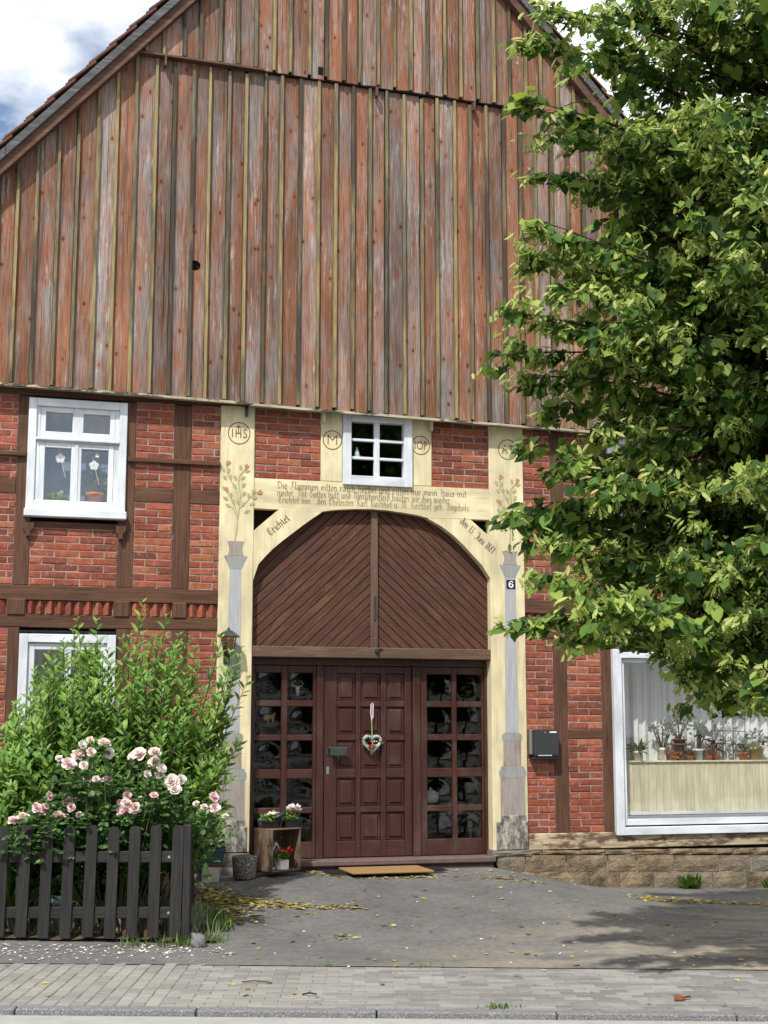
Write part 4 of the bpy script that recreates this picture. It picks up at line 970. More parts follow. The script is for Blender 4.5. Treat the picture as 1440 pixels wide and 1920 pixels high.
# upper right window behind the tree
W = window('window')
frame(W, 2.93, 3.89, 3.87, 5.1, .085, -.055, .06)
MB().box(3.016, 3.804, -.03, .06, 4.62, 4.70, .004).build('transom', 'white_paint_h', W); MB().box(3.37, 3.45, -.028, .05, 3.956, 4.62).build('mullion', 'white_paint', W)
for a, b, z0, z1 in ((3.0, 3.37, 3.95, 4.63), (3.45, 3.82, 3.95, 4.63), (3.0, 3.82, 4.69, 5.03)): pane(W, a, b, z0, z1, .01, 'double_glass')
MB().box(2.9, 3.92, -.105, 0, 3.775, 3.868, .01).build('sill', 'white_paint_h', W)
# big picture window on the right
W = window('picture_window')
frame(W, 2.928, 5.72, .392, 2.54, .105, -.075, .06, bot=.09)
frame(W, 3.034, 5.614, .50, 2.434, .052, -.03, .05, name='sash', bot=.075)
MB().box(2.99, 5.7, -.055, 0, 2.545, 2.605, .006).build('head_board', 'verge_grey', W)
MB().box(3.09, 5.56, -.036, -.012, .585, .607, .004).build('glazing_bead', 'stainless', W)
pane(W, 3.086, 5.562, .575, 2.39, .012, 'window_glass')
n = 26
for i in range(n):
    x = 3.04 + i * .0995; MB().box(x, x + .0975, .12, .142, .60, 1.215, .004).build('parapet_board', 'beige_board', W)
MB().box(3.0, 5.7, .10, .46, 1.216, 1.236, .004).build('inner_sill', 'beige_board', W)
MB().box(3.03, 5.62, .108, .118, .61, .645).build('parapet_strip', 'white_paint_h', W)

# --- gate infill: diagonal boards, mullion, transom
def arch_z(x):
    P = ARC_L + ARC_M[1:] + ARC_R[1:]
    for (a, u), (b, w) in zip(P, P[1:]):
        if a <= x <= b: return u + (w - u) * (x - a) / (b - a)
    return 3.2
def clip(poly, f):
    out = []
    for i in range(len(poly)):
        a, b = poly[i], poly[(i + 1) % len(poly)]; fa, fb = f(a), f(b)
        if fa >= 0: out.append(a)
        if (fa >= 0) != (fb >= 0): t = fa / (fa - fb); out.append((a[0] + (b[0] - a[0]) * t, a[1] + (b[1] - a[1]) * t))
    return out
PW = .0862
for sg, mt, xa, xb in ((-1, 'slat_left', -1.372, .0), (1, 'slat_right', .082, 1.416)):
    th = R(43) if sg < 0 else R(-42); c, s = math.cos(th), math.sin(th)
    cx, cz = (xa + xb) / 2, 3.25
    for i in range(-18, 19):
        o = i * PW + (0.02 if sg > 0 else 0); g_ = .0045
        q = [(-2, o - PW / 2 + g_), (2, o - PW / 2 + g_), (2, o + PW / 2 - g_), (-2, o + PW / 2 - g_)]
        q = [(cx + u * c - w * s, cz + u * s + w * c) for u, w in q]
        q = clip(q, lambda p: p[0] - xa); q = clip(q, lambda p: xb - p[0]) if q else q; q = clip(q, lambda p: p[1] - 2.50) if q else q
        q = clip(q, lambda p: 4.13 - p[1]) if q else q
        if len(q) < 3: continue
        # keep clear of the arch by clipping against its tangent chords
        for (a, u), (b, w) in list(zip(ARC_L, ARC_L[1:]))[::2] + list(zip(ARC_R, ARC_R[1:]))[::2]:
            nx_, nz_ = (w - u), -(b - a); l = math.hypot(nx_, nz_)
            q = clip(q, lambda p: ((p[0] - a) * nx_ + (p[1] - u) * nz_) / l + .06)
            if len(q) < 3: break
        if len(q) < 3: continue
        mx_, mz_ = sum(p[0] for p in q) / len(q), sum(p[1] for p in q) / len(q)
        # local frame: board length along local x
        loc = [((p[0] - mx_) * c + (p[1] - mz_) * s, -(p[0] - mx_) * s + (p[1] - mz_) * c) for p in q]
        ob = MB().prism(loc, 0, .024).build('gate_slat', mt, H, loc=(mx_, .075 + random.uniform(-.003, .003), mz_)); ob.rotation_euler = (random.uniform(-.01, .01), -th, 0)
MB().box(-1.372, 1.416, .102, .118, 2.5, 4.12).build('slat_backing', 'void', H)
MB().box(.0, .082, .035, .075, 2.512, 4.10, .006).build('gate_mullion', 'mullion_wood', H)
MB().box(.033, .055, .022, .036, 2.83, 3.10, .003).build('strike_bar', 'grey_metal', H)
MB().box(-1.385, 1.43, -.012, .14, 2.392, 2.514, .008).build('gate_transom', 'transom_wood', H)
MB().lathe([(.0, .0), (.022, .0), (.03, .012), (.022, .03), (.0, .034)], 12).rot(Matrix.Rotation(R(90), 4, 'X')).build('bolt_knob', 'black_metal', H, loc=(.055, -.012, 2.475))
MB().box(.055, .12, -.03, -.013, 2.492, 2.506, .003).build('bolt', 'black_metal', H)
for x, z in ((.042, 2.62), (.042, 3.52), (-1.31, 2.47), (1.38, 2.47), (-.22, 2.44)):
    MB().lathe([(0, 0), (.009, 0), (.006, .004), (0, .005)], 8).rot(Matrix.Rotation(R(90), 4, 'X')).build('nail', 'stainless', H, loc=(x, .034 if abs(x) < .1 else -.013, z))

# --- door set
DY = .15
for x0, x1 in ((-1.372, -1.325), (1.385, 1.418)): MB().box(x0, x1, DY - .03, DY + .09, .2, 2.39, .004).build('door_frame', 'door_wood', H)
MB().box(-1.325, 1.385, DY - .02, DY + .09, 2.315, 2.39, .004).build('door_frame', 'door_wood_h', H)
for x0, x1 in ((-.60, -.522), (.522, .612)): MB().box(x0, x1, DY - .028, DY + .09, .2, 2.315, .006).build('door_frame', 'door_wood', H)
ROWS = [(1.923, 2.229), (1.548, 1.856), (1.17, 1.481), (.755, 1.068), (.382, .69)]
D = empty('door'); D.parent = H; D.location = (-.515, DY, .2)
m = MB(); PX = [(-.362, -.144), (-.084, .151), (.213, .431)]
# stiles and rails
def dbox(par, x0, x1, z0, z1, mat, y0=DY, y1=DY + .05, name='stile', off=(-.515, DY, .2), b=.006):
    return MB().box(x0 - off[0], x1 - off[0], y0 - off[1], y1 - off[1], z0 - off[2], z1 - off[2], b).build(name, mat, par)
xs = [-.515] + [v for p in PX for v in p] + [.515]
for a, b in zip(xs[::2], xs[1::2]): dbox(D, a, b, .205, 2.31, 'door_wood')
zz = [2.31] + [v for r_ in ROWS for v in (r_[1], r_[0])] + [.205]
for a, b in PX:
    for z1, z0 in zip(zz[::2], zz[1::2]): dbox(D, a + .0005, b - .0005, z0, z1, 'door_wood_h', DY + .001, name='rail')
    for z0, z1 in ROWS:
        p = MB(); x0, x1 = a, b
        lv = [(0.0, .028), (.012, .022), (.03, .022), (.045, .006)]
        rings = [[(x0 + d, DY + y, z0 + d), (x1 - d, DY + y, z0 + d), (x1 - d, DY + y, z1 - d), (x0 + d, DY + y, z1 - d)] for d, y in lv]
        vs = [(q[0] + .515, q[1] - DY, q[2] - .2) for r_ in rings for q in r_]
        p.add(vs, [(4 * i + j, 4 * i + (j + 1) % 4, 4 * i + 4 + (j + 1) % 4, 4 * i + 4 + j) for i in range(3) for j in range(4)] + [(12, 13, 14, 15)])
        p.build('door_panel', 'door_wood', D)
dbox(D, -.47, -.44, 1.38, 1.42, 'grey_metal', DY - .06, DY, 'handle_neck')
hb = dbox(D, -.455, -.255, 1.308, 1.412, 'grey_metal', DY - .085, DY - .055, 'door_handle', b=.012)
dbox(D, -.485, -.448, 1.315, 1.405, 'grey_metal', DY - .01, DY + .002, 'handle_plate', b=.004)
dbox(D, -.487, -.45, 1.11, 1.195, 'stainless', DY - .008, DY + .002, 'lock_plate', b=.004)
def side_light(x0, x1, cols):
    S = empty('side_light'); S.parent = H; S.location = (x0, DY, .2); off = (x0, DY, .2)
    xs = [x0] + [v for c in cols for v in c] + [x1]
    for a, b in zip(xs[::2], xs[1::2]): dbox(S, a, b, .205, 2.312, 'door_wood', DY - .004, DY + .05, 'stile', off)
    for a, b in cols:
        pass
        for z1, z0 in zip(zz[::2], zz[1::2]): dbox(S, a + .0005, b - .0005, z0, z1, 'door_wood_h', DY - .003, DY + .05, 'rail', off)
        for z0, z1 in ROWS:                                   # blown panes with a flattened dome in the middle
            n = 12; p = MB(); V = []; du, dw, am, sh_ = random.uniform(-.3, .3), random.uniform(-.45, .15), random.uniform(.010, .026), random.uniform(.6, 1.0)
            for j in range(n + 1):
                for i in range(n + 1):
                    u, w = i / n * 2 - 1, j / n * 2 - 1; rr = (u - du) ** 2 + (w - dw) ** 2
                    rj = random.uniform(-.0002, .0002)
                    h = am * max(0, 1 - rr / 1.3) ** 1.5 + .005 * sh_ * math.exp(-((math.sqrt(rr) - sh_) / .14) ** 2)
                    V.append(((a + b) / 2 + u * (b - a) * .505 - x0, .022 - h + rj, (z0 + z1) / 2 + w * (z1 - z0) * .505 - .2))
            p.add(V, [(j * (n + 1) + i, j * (n + 1) + i + 1, (j + 1) * (n + 1) + i + 1, (j + 1) * (n + 1) + i) for j in range(n) for i in range(n)])
            p.build('pane', 'bull_glass', S, smooth=True)
    return S
side_light(-1.325, -.60, [(-1.296, -.998), (-.932, -.637)])
side_light(.612, 1.385, [(.697, .999), (1.054, 1.360)])
MB().box(-1.40, 1.42, -.12, .16, .135, .198, .012).build('threshold', 'threshold_stone', H)
MB().box(-1.38, 1.40, -.09, .16, -.05, .134, .004).build('step_riser', 'threshold_dark', H)

# ================================================================== things on and by the wall
# --- lantern
Lm = empty('wall_lantern', (-1.655, -.03, 2.33)); tag(Lm, 'small black wall lantern with amber glass on the cream gate post', 'lantern')
MB().box(-.035, .035, -.018, 0, -.02, .15, .005).build('wall_plate', 'black_metal', Lm)
MB().tube([(0, -.01, .05), (0, -.07, .02), (0, -.12, .05), (0, -.125, .10)], [.014, .013, .012, .016], 8).build('arm', 'black_metal', Lm)
def hexl(prof): m = MB(); m.lathe(prof, 6, (0, -.125, 0)); return m
hexl([(.02, .085), (.052, .09), (.054, .10), (.02, .104)]).build('base', 'black_metal', Lm)
hexl([(.05, .104), (.082, .27)]).build('glass', 'amber_glass', Lm)
for j in range(6):
    t = 2 * math.pi * j / 6; MB().tube([(.052 * math.cos(t), -.125 + .052 * math.sin(t), .102), (.084 * math.cos(t), -.125 + .084 * math.sin(t), .272)], .005, 5).build('rib', 'black_metal', Lm)
hexl([(.122, .262), (.124, .274), (.07, .315), (.016, .345), (.012, .365), (0.0, .37)]).build('roof', 'grey_metal', Lm)
# --- house number
Nb = empty('house_number', (1.668, CY - .003, 3.222)); tag(Nb, 'dark blue enamel plate with white house number 6', 'sign')
MB().box(-.056, .056, -.008, 0, 0, .102, .004).build('plate', 'enamel_blue', Nb)
m = MB(); n = 28
P6 = [(.022, .072), (.012, .084), (-.006, .083), (-.02, .066), (-.024, .045), (-.02, .026), (-.004, .016), (.014, .02), (.023, .035), (.018, .05), (.002, .056), (-.014, .05)]
for i, (a, b) in enumerate(zip(P6, P6[1:])):
    a, b = Vector(a), Vector(b); d = (b - a).normalized(); w = Vector((-d.y, d.x)) * (.0075 if 2 < i < 9 else .0055); q = [a - d * .003 + w, a - d * .003 - w, b + d * .003 - w, b + d * .003 + w]
    if (q[1] - q[0]).cross(q[2] - q[1]) < 0: q = q[::-1]
    m.add([(p.x, -.0092 - .0001 * (i % 5), p.y) for p in q], [(0, 1, 2, 3)])
m.build('numeral', 'enamel_white', Nb)
# --- mailbox
Mb = empty('mailbox', (2.025, -.015, 1.26)); tag(Mb, 'dark grey letter box with newspaper tube on the brick panel', 'mailbox')
MB().box(-.165, -.13, -.07, 0, .06, .345, .005).build('side_plate', 'stainless', Mb)
MB().prism([(-.128, .07), (.165, .07), (.168, .335), (.155, .342), (-.12, .342), (-.128, .33)], -.11, 0).build('body', 'mailbox_paint', Mb)
MB().box(-.13, .17, -.125, -.02, .0 + .03, .075, .012).build('newspaper_tube', 'black_plastic', Mb)
MB().box(-.155, .17, -.12, 0, .0, .032, .01).build('newspaper_tube', 'black_plastic', Mb)
MB().box(.06, .145, -.1125, -.1105, .305, .322).build('name_plate', 'enamel_white', Mb)
MB().box(-.005, .012, -.1135, -.1105, .30, .318, .002).build('lock', 'stainless', Mb)
x = -.09
for w in (.014, .006, .012, .004, .01, .012, .006, .014, .005, .012, .01):
    MB().box(x, x + w, -.1265, -.1255, .045, .056).build('lettering', 'enamel_white', Mb); x += w + .006
# --- heart wreath on the door
Wr = empty('heart_wreath', (.035, DY - .012, 1.35)); tag(Wr, 'pale moss heart wreath hanging by a ribbon on the red-brown door', 'wreath')
hp = []
for i in range(28):
    t = 2 * math.pi * i / 28; hp.append((.0062 * 16 * math.sin(t) ** 3, .0062 * (13 * math.cos(t) - 5 * math.cos(2 * t) - 2 * math.cos(3 * t) - math.cos(4 * t)) + .105))
m = MB(); m.tube([(p[0], -.025, p[1]) for p in hp + hp[:1]], .019, 8); m.build('hoop', 'wreath_moss', Wr, True)
N = 360; ii = NP.integers(0, 28, N); P = np.array([(hp[i][0], -.025, hp[i][1]) for i in ii]) + NP.normal(0, .009, (N, 3)); dd = unit(N); dd[:, 1] -= .5
npmesh('moss', scatter(T_LANCE, P, dd, unit(N), NP.uniform(.018, .036, N)), 6, 'silver_leaf', Wr, P_LANCE)
for c_i, (mt, nn, cc) in enumerate((('berry_orange', 14, (.005, .075)), ('flower_red', 8, (-.02, .05)), ('white_ceramic', 7, (.02, .10)))):
    P = np.array([(cc[0], -.05, cc[1])]) + NP.normal(0, .02, (nn, 3)) * np.array([1, .3, 1])
    npmesh('berry', scatter(T_BALL, P, unit(nn), unit(nn), NP.uniform(.018, .028, nn)), 6, mt, Wr, P_BALL)
MB().tube([(0, -.02, .17), (.002, -.018, .25), (-.002, -.016, .36)], .006, 6).build('ribbon', 'ribbon_green', Wr)
MB().tube([(0, -.016, .355), (-.012, -.016, .44), (-.008, -.014, .535), (.006, -.014, .55), (.016, -.014, .53), (.014, -.016, .44), (.012, -.016, .38)], .007, 6).build('ribbon', 'ribbon', Wr)

# --- doormat and foot grates
gz0 = .10
Dm = empty('doormat', (.02, -.42, gz0)); tag(Dm, 'light brown coir doormat on the asphalt before the door', 'doormat')
MB().box(-.43, .47, -.30, .29, .004, .028, .008).build('mat', 'coir', Dm)
for x, lb in ((-.50, 'black rubber grating beside the doormat on the wooden crate side'), (.60, 'black rubber grating beside the doormat on the letter box side')):
    q = empty('foot_grate', (x, -.34, gz0 - .002)); tag(q, lb, 'grating', 'foot gratings at the door')
    for i in range(9): MB().box(-.10 + i * .024, -.088 + i * .024, -.18, .18, .002, .012).build('bar', 'rubber', q)
    for y in (-.18, 0, .17): MB().box(-.10, .104, y, y + .012, .001, .010).build('cross_bar', 'rubber', q)

# --- wooden crate with planters
Cr = empty('wooden_crate', (-1.13, -.34, .135), R(29)); tag(Cr, 'weathered brown wooden crate standing on end before the glazed side light', 'crate')
W_, D_, Hh = .40, .30, .44
def slat(x0, x1, y0, y1, z0, z1, n='slat'): return MB().box(x0, x1, y0, y1, z0, z1, .004).build(n, 'crate_wood', Cr)
for i in range(2):
    d0 = -D_ / 2 + i * D_ / 2
    m = MB(); z0, z1 = 0, Hh
    slat(-W_ / 2, -W_ / 2 + .014, d0 + .002, d0 + D_ / 2 - .002, 0, .16 if i == 0 else Hh)
    if i == 0: slat(-W_ / 2, -W_ / 2 + .014, d0 + .002, d0 + D_ / 2 - .002, .27, Hh); slat(-W_ / 2, -W_ / 2 + .014, d0 + .002, d0 + .055, .16, .27); slat(-W_ / 2, -W_ / 2 + .014, d0 + .085, d0 + D_ / 2 - .002, .16, .27)
    slat(W_ / 2 - .014, W_ / 2, d0 + .002, d0 + D_ / 2 - .002, 0, Hh)
for z in (0, Hh - .014):
    for i in range(2): slat(-W_ / 2 + .015, W_ / 2 - .015, -D_ / 2 + i * D_ / 2 + .002, -D_ / 2 + (i + 1) * D_ / 2 - .002, z, z + .014)
for i in range(4): slat(-W_ / 2 + .015, W_ / 2 - .015, D_ / 2 - .012, D_ / 2 - .001, .016 + i * .103, .113 + i * .103)
def trough(name, label, cat, loc, rz, L, Wd, Hh, mat, grp=None):
    q = empty(name, loc, rz); tag(q, label, cat, grp); m = MB(); t = .006; k = .82
    vs = [(sx * L / 2 * k, sy * Wd / 2 * k, 0) for sx, sy in ((-1, -1), (1, -1), (1, 1), (-1, 1))] + [(sx * L / 2, sy * Wd / 2, Hh) for sx, sy in ((-1, -1), (1, -1), (1, 1), (-1, 1))]
    vs += [(sx * (L / 2 - t), sy * (Wd / 2 - t), Hh) for sx, sy in ((-1, -1), (1, -1), (1, 1), (-1, 1))] + [(sx * (L / 2 - t * 1.4), sy * (Wd / 2 - t * 1.4), Hh * .8) for sx, sy in ((-1, -1), (1, -1), (1, 1), (-1, 1))]
    fs = [(3, 2, 1, 0)] + [(4 * r_ + j, 4 * r_ + (j + 1) % 4, 4 * r_ + 4 + (j + 1) % 4, 4 * r_ + 4 + j) for r_ in range(3) for j in range(4)]
    m.add(vs, fs).build('trough', mat, q); MB().add(vs[12:], [(0, 1, 2, 3)]).build('potting_soil', 'soil', q)
    MB().box(-L / 2 - .006, L / 2 + .006, -Wd / 2 - .006, -Wd / 2 + .002, Hh - .02, Hh + .004, .003).build('rim', mat, q)
    return q
def tuft(parent, n, rad, h, size, mat, name='foliage', z0=0.0, T=T_OVAL, P=P_LANCE, up=.5, cx=0, cy=0, flat=1.0):
    a = NP.uniform(0, 2 * np.pi, n); r_ = rad * np.sqrt(NP.uniform(0, 1, n)); z = NP.uniform(0, 1, n) ** .8 * h * np.sqrt(np.maximum(0.05, 1 - (r_ / rad) ** 2 * .8))
    Pp = np.stack([cx + r_ * np.cos(a), cy + r_ * np.sin(a) * flat, z0 + z], 1); d = np.stack([np.cos(a), np.sin(a), NP.uniform(-.3, 1, n) * up * 2], 1) + NP.normal(0, .4, (n, 3))
    nr = np.stack([NP.normal(0, .5, n), NP.normal(-.3, .5, n), np.ones(n)], 1)
    return npmesh(name, scatter(T, Pp, d, nr, size * NP.uniform(.7, 1.25, n)), len(T), mat, parent, P)
def bloom_heads(parent, n, rad, z, size, mat, name='bloom', cx=0, cy=0, petals=9, flat=1.0):
    for i in range(n):
        a = random.uniform(0, 6.28); r_ = rad * math.sqrt(random.random()); c = np.array((cx + r_ * math.cos(a), cy + r_ * math.sin(a) * flat, z + random.uniform(-.02, .02)))
        d = unit(petals); d[:, 2] = abs(d[:, 2]) * .6; Pp = np.repeat(c[None], petals, 0) + d * size * .1
        npmesh(name, scatter(T_OVAL * np.array((1.6, 1, 1)), Pp, d, np.array([[0, -.3, 1.]]).repeat(petals, 0), size * NP.uniform(.5, .8, petals)), 6, mat, parent, P_LANCE)
ct = .135 + .44
q = trough('flower_trough', 'black plastic trough with small white daisies on the wooden crate', 'planter', (-1.22, -.36, ct), R(10), .24, .13, .085, 'black_plastic', 'black planters on the crate')
tuft(q, 90, .09, .09, .05, 'shrub_leaf', z0=.06, flat=.6); bloom_heads(q, 6, .09, .14, .045, 'petal_white', flat=.5)
q = trough('flower_trough', 'black plastic trough with white geranium heads on the wooden crate', 'planter', (-.99, -.33, ct), R(14), .19, .13, .095, 'black_plastic', 'black planters on the crate')
tuft(q, 90, .08, .10, .05, 'shrub_leaf', z0=.06, flat=.7); bloom_heads(q, 9, .06, .19, .07, 'petal_white', cx=.02, petals=14)
# bird figure
Bd = empty('bird_figure', (-1.115, -.42, ct + .001), R(20)); tag(Bd, 'small black bird ornament between the troughs on the crate', 'ornament')
m = MB(); m.tube([(-.075, 0, .10), (-.045, 0, .115), (0, 0, .13), (.03, 0, .15), (.045, 0, .17), (.06, 0, .172), (.082, 0, .166)], [.006, .02, .032, .026, .02, .014, .002], 10); m.build('body', 'black_plastic', Bd, True)
for s in (-1, 1): MB().tube([(0, .01 * s, 0), (.003, .01 * s, .11)], .004, 5).build('leg', 'black_plastic', Bd)
# in the crate: white pot, red flower, little house lantern
q = empty('white_flower_pot', (-1.10, -.42, .152), R(29)); tag(q, 'white square pot with green leaves and red bloom inside the crate', 'flower pot')
MB().box(-.06, .06, -.05, .05, 0, .10, .005).build('pot', 'white_ceramic', q)
tuft(q, 60, .06, .09, .06, 'grass_leaf', z0=.10, cx=-.02); tuft(q, 50, .055, .05, .05, 'flower_red', 'bloom', z0=.16, cx=.055)
q = empty('lantern_house', (-1.165, -.325, .152), R(29)); tag(q, 'small white house-shaped candle lantern inside the crate', 'lantern')
for s in (-1, 1): MB().prism([(s * .045, 0), (s * .057, 0), (s * .057, .18), (s * .045, .18)], -.04, .04).build('side', 'white_ceramic', q)
MB().prism([(-.07, .175), (0, .28), (.07, .175), (.055, .175), (0, .257), (-.055, .175)], -.042, .042).build('gable_roof', 'white_ceramic', q)
MB().box(-.045, .045, -.04, .04, 0, .012).build('floor', 'white_ceramic', q)
# --- washed-concrete pot
q = empty('concrete_pot', (-1.50, -.45, G(-1.5, -.45) + .004)); tag(q, 'round exposed-aggregate concrete pot at the foot of the gate post', 'pot')
MB().lathe([(.105, 0), (.118, .02), (.135, .225), (.128, .235), (.110, .235), (.105, .19), (0, .185)], 28).build('pot', 'exposed_aggregate', q, True)
# --- teal planter on a block
z0 = G(-1.87, -.5)
q = empty('wood_block', (-1.875, -.5, z0)); tag(q, 'flaking white wooden block under the teal planter', 'block')
MB().box(-.085, .085, -.08, .08, 0, .155, .006).build('block', 'white_wood_block', q); MB().box(-.12, .03, .0, .10, 0, .15, .006).build('block', 'grey_stone', q)
q = trough('teal_planter', 'teal plastic trough with crimson foliage by the gate post', 'planter', (-1.87, -.5, z0 + .185), R(-6), .30, .17, .15, 'teal_plastic')
tuft(q, 110, .13, .12, .06, 'foliage_crimson', z0=.12, flat=.55); MB().box(-.15, .15, -.085, .085, -.028, -.001, .008).build('saucer', 'saucer_brown', q)

# --- what stands in the upper left window
def pot(name, label, cat, loc, r_, h, mat, grp=None):
    q = empty(name, loc); tag(q, label, cat, grp)
    MB().lathe([(r_ * .72, 0), (r_ * .95, h * .78), (r_ * 1.04, h * .79), (r_ * 1.06, h), (r_ * .95, h), (r_ * .9, h * .86), (0, h * .85)], 24).build('pot', mat, q, True); return q
ws = 3.985
q = pot('terracotta_pot', 'terracotta pot with thin flowering plant behind the upper casement', 'flower pot', (-3.115, .11, ws), .105, .16, 'terracotta')
for i in range(7):
    a = random.uniform(0, 6.28); MB().tube([(0, 0, .14), (.05 * math.cos(a), .03 * math.sin(a), .28), (.13 * math.cos(a), .05 * math.sin(a), random.uniform(.33, .5))], [.004, .003, .002], 5).build('stem', 'green_stem', q)
tuft(q, 120, .13, .38, .045, 'silver_leaf', z0=.16, flat=.4)
q = pot('daisy_bowl', 'low dark bowl with white daisies behind the upper casement', 'flower pot', (-3.51, .11, ws), .085, .06, 'black_plastic')
tuft(q, 110, .13, .07, .055, 'shrub_leaf', z0=.05, flat=.5); bloom_heads(q, 9, .11, .12, .045, 'petal_white', flat=.4)
for x, z, hz, lb in ((-3.49, 4.50, 4.62, 'white paper flower on a stalk hanging above the daisy bowl'), (-3.13, 4.44, 4.60, 'white paper flower and bell hanging above the terracotta pot')):
    q = empty('flower_pendant', (x, .03, z)); tag(q, lb, 'ornament', 'paper flowers in the casements')
    for i in range(5):
        a = R(90 + 72 * i); c = Vector((.03 * math.cos(a), 0, .03 * math.sin(a))); MB().lathe([(0, -.002), (.024, 0), (0, .002)], 10).rot(Matrix.Translation(c) @ Matrix.Rotation(R(90), 4, 'X')).build('petal', 'enamel_white', q)
    MB().tube([(-.02, 0, .10), (0, 0, .02), (.03, 0, -.10), (.06, 0, -.21)], .003, 5).build('stalk', 'white_ceramic', q)
    if x > -3.3: MB().lathe([(.028, 0), (.02, .03), (.008, .045), (0, .05)], 12, (.03, 0, .09)).build('bell', 'enamel_white', q)
q = empty('bell_figure', (-.165, .06, 4.690)); tag(q, 'small pointed glass ornament in the six-light window', 'ornament')
MB().lathe([(.035, 0), (.03, .05), (.012, .11), (0, .13)], 12).build('cone', 'blue_ceramic', q); MB().box(-.05, .05, -.015, .015, -.004, 0).build('base', 'enamel_white', q)

# --- what can be made out behind the door glass
q = empty('deer_skull', (-.79, .27, 2.05)); tag(q, 'small antlered skull ornament in the side light behind the crate', 'ornament')
MB().tube([(0, 0, .03), (0, 0, -.0), (0, -.005, -.07)], [.02, .024, .008], 8).build('skull', 'bone', q)
for s in (-1, 1): MB().tube([(s * .012, 0, .03), (s * .045, 0, .035), (s * .065, 0, .055), (s * .05, 0, .085), (s * .02, 0, .095)], [.006, .006, .005, .004, .003], 6).build('antler', 'bone', q)
q = empty('horse_cutout', (-1.12, .27, 1.68)); tag(q, 'flat tan horse silhouette in the side light behind the crate', 'ornament')
MB().prism([(-.06, .05), (-.03, .10), (.01, .085), (.05, .09), (.075, .115), (.085, .09), (.07, .07), (.065, .04), (.055, 0), (.045, 0), (.045, .04), (.01, .045), (.0, -.01), (-.012, -.01), (-.01, .04), (-.03, .02), (-.04, .03)], 0, .008).build('cutout', 'tan_fur', q)
q = empty('soup_tureen', (.86, .55, .76)); tag(q, 'white lidded soup tureen standing behind the door glass', 'tureen')
MB().lathe([(.05, 0), (.09, .02), (.10, .09), (.092, .10), (.098, .105), (.07, .135), (.02, .15), (.014, .165), (.018, .175), (0, .18)], 24).build('bowl', 'white_ceramic', q, True)
q = empty('hall_sideboard', (1.0, .75, .195)); tag(q, 'dark sideboard in the hall carrying the white tureen', 'sideboard')
MB().box(-.32, .35, -.25, .2, .535, .56, .005).build('top', 'inner_dark', q)
for sx in (-.31, .33):
    for sy in (-.23, .17): MB().box(sx - .02, sx + .02, sy - .02, sy + .02, 0, .534).build('leg', 'inner_dark', q)
MB().box(-.31, .34, -.22, .18, .36, .53).build('drawer_box', 'inner_dark', q)
q = empty('yellow_posy', (1.24, .33, 1.94)); tag(q, 'small yellow flower garland hanging behind the door glass', 'ornament')
tuft(q, 30, .05, .2, .04, 'shrub_leaf', z0=0); bloom_heads(q, 3, .05, .1, .05, 'litter_leaf'); MB().tube([(0, 0, .05), (0, 0, .36)], .002, 4).build('thread', 'twig', q)

# --- plants on the sill of the picture window
IS = 1.237
def stalks(q, n, h0, h1, spread, rad, mat='twig'):
    out = []
    for i in range(n):
        a = random.uniform(0, 6.28); r_ = spread * random.uniform(.4, 1); h = random.uniform(h0, h1)
        tip = (r_ * math.cos(a), r_ * math.sin(a) * .4, h); MB().tube([(0, 0, 0), (tip[0] * .35, tip[1] * .35, h * .55), tip], [rad, rad * .8, rad * .5], 6).build('stem', mat, q); out.append(tip)
    return out
def crowns(q, tips, n, size, mat, rad=.05, T=T_OVAL):
    Ps = []; Ds = []
    for t in tips:
        for i in range(n): d = unit(1)[0]; d[2] = d[2] * .6 + .3; Ps.append(np.array(t) + d * rad * random.random()); Ds.append(d)
    n_ = len(Ps); npmesh('foliage', scatter(T, np.array(Ps), np.array(Ds), unit(n_), NP.uniform(.7, 1.2, n_) * size), 6, mat, q, P_LANCE)
q = pot('agave_pot', 'white figurine pot with spiky agave beside the window frame', 'flower pot', (3.35, .20, IS), .06, .11, 'white_ceramic'); tuft(q, 30, .03, .03, .16, 'succulent_leaf', z0=.11, T=T_LANCE)
q = pot('slim_white_vase', 'slim white vase with branching succulent behind the picture window', 'flower pot', (3.67, .20, IS), .033, .15, 'white_ceramic')
tp = stalks(q, 7, .25, .5, .20, .010); crowns(q, tp, 16, .05, 'succulent_leaf', .06); crowns(q, tp[:3], 4, .035, 'rose_pink', .04)
q = empty('plant_stand', (3.91, .22, IS)); tag(q, 'low dark plant stand with round wooden top on the inner sill', 'stand')
MB().lathe([(.06, 0), (.07, .02), (.06, .17), (.14, .185), (.14, .20), (0, .20)], 20).build('stand', 'crate_wood', q)
q = pot('jade_bowl', 'brown bowl with jade tree on the round plant stand', 'flower pot', (3.91, .22, IS + .201), .085, .05, 'saucer_brown')
tp = stalks(q, 9, .16, .30, .17, .011); crowns(q, tp, 22, .042, 'succulent_leaf', .06)
q = pot('pale_blue_pot', 'pale blue pot with jade tree behind the picture window', 'flower pot', (4.14, .20, IS), .072, .135, 'blue_ceramic')
tp = stalks(q, 7, .27, .42, .13, .010); crowns(q, tp, 22, .05, 'succulent_leaf', .06)
for x, lb in ((3.80, 'copper-leaved begonia under the plant stand'), (4.02, 'copper-leaved begonia between the plant stand and the pale blue pot'), (4.27, 'copper-leaved begonia between the pale blue pot and the purple plant')):
    q = pot('begonia_pot', lb, 'flower pot', (x, .165, IS), .045, .05, 'terracotta', 'begonias on the inner sill'); tuft(q, 40, .075, .07, .05, 'begonia_leaf', z0=.04, flat=.6)
q = pot('purple_plant', 'red pot with tall dark purple leaves', 'flower pot', (4.37, .21, IS), .05, .07, 'terracotta'); tuft(q, 40, .04, .33, .13, 'purple_leaf', z0=.06, T=T_LANCE)
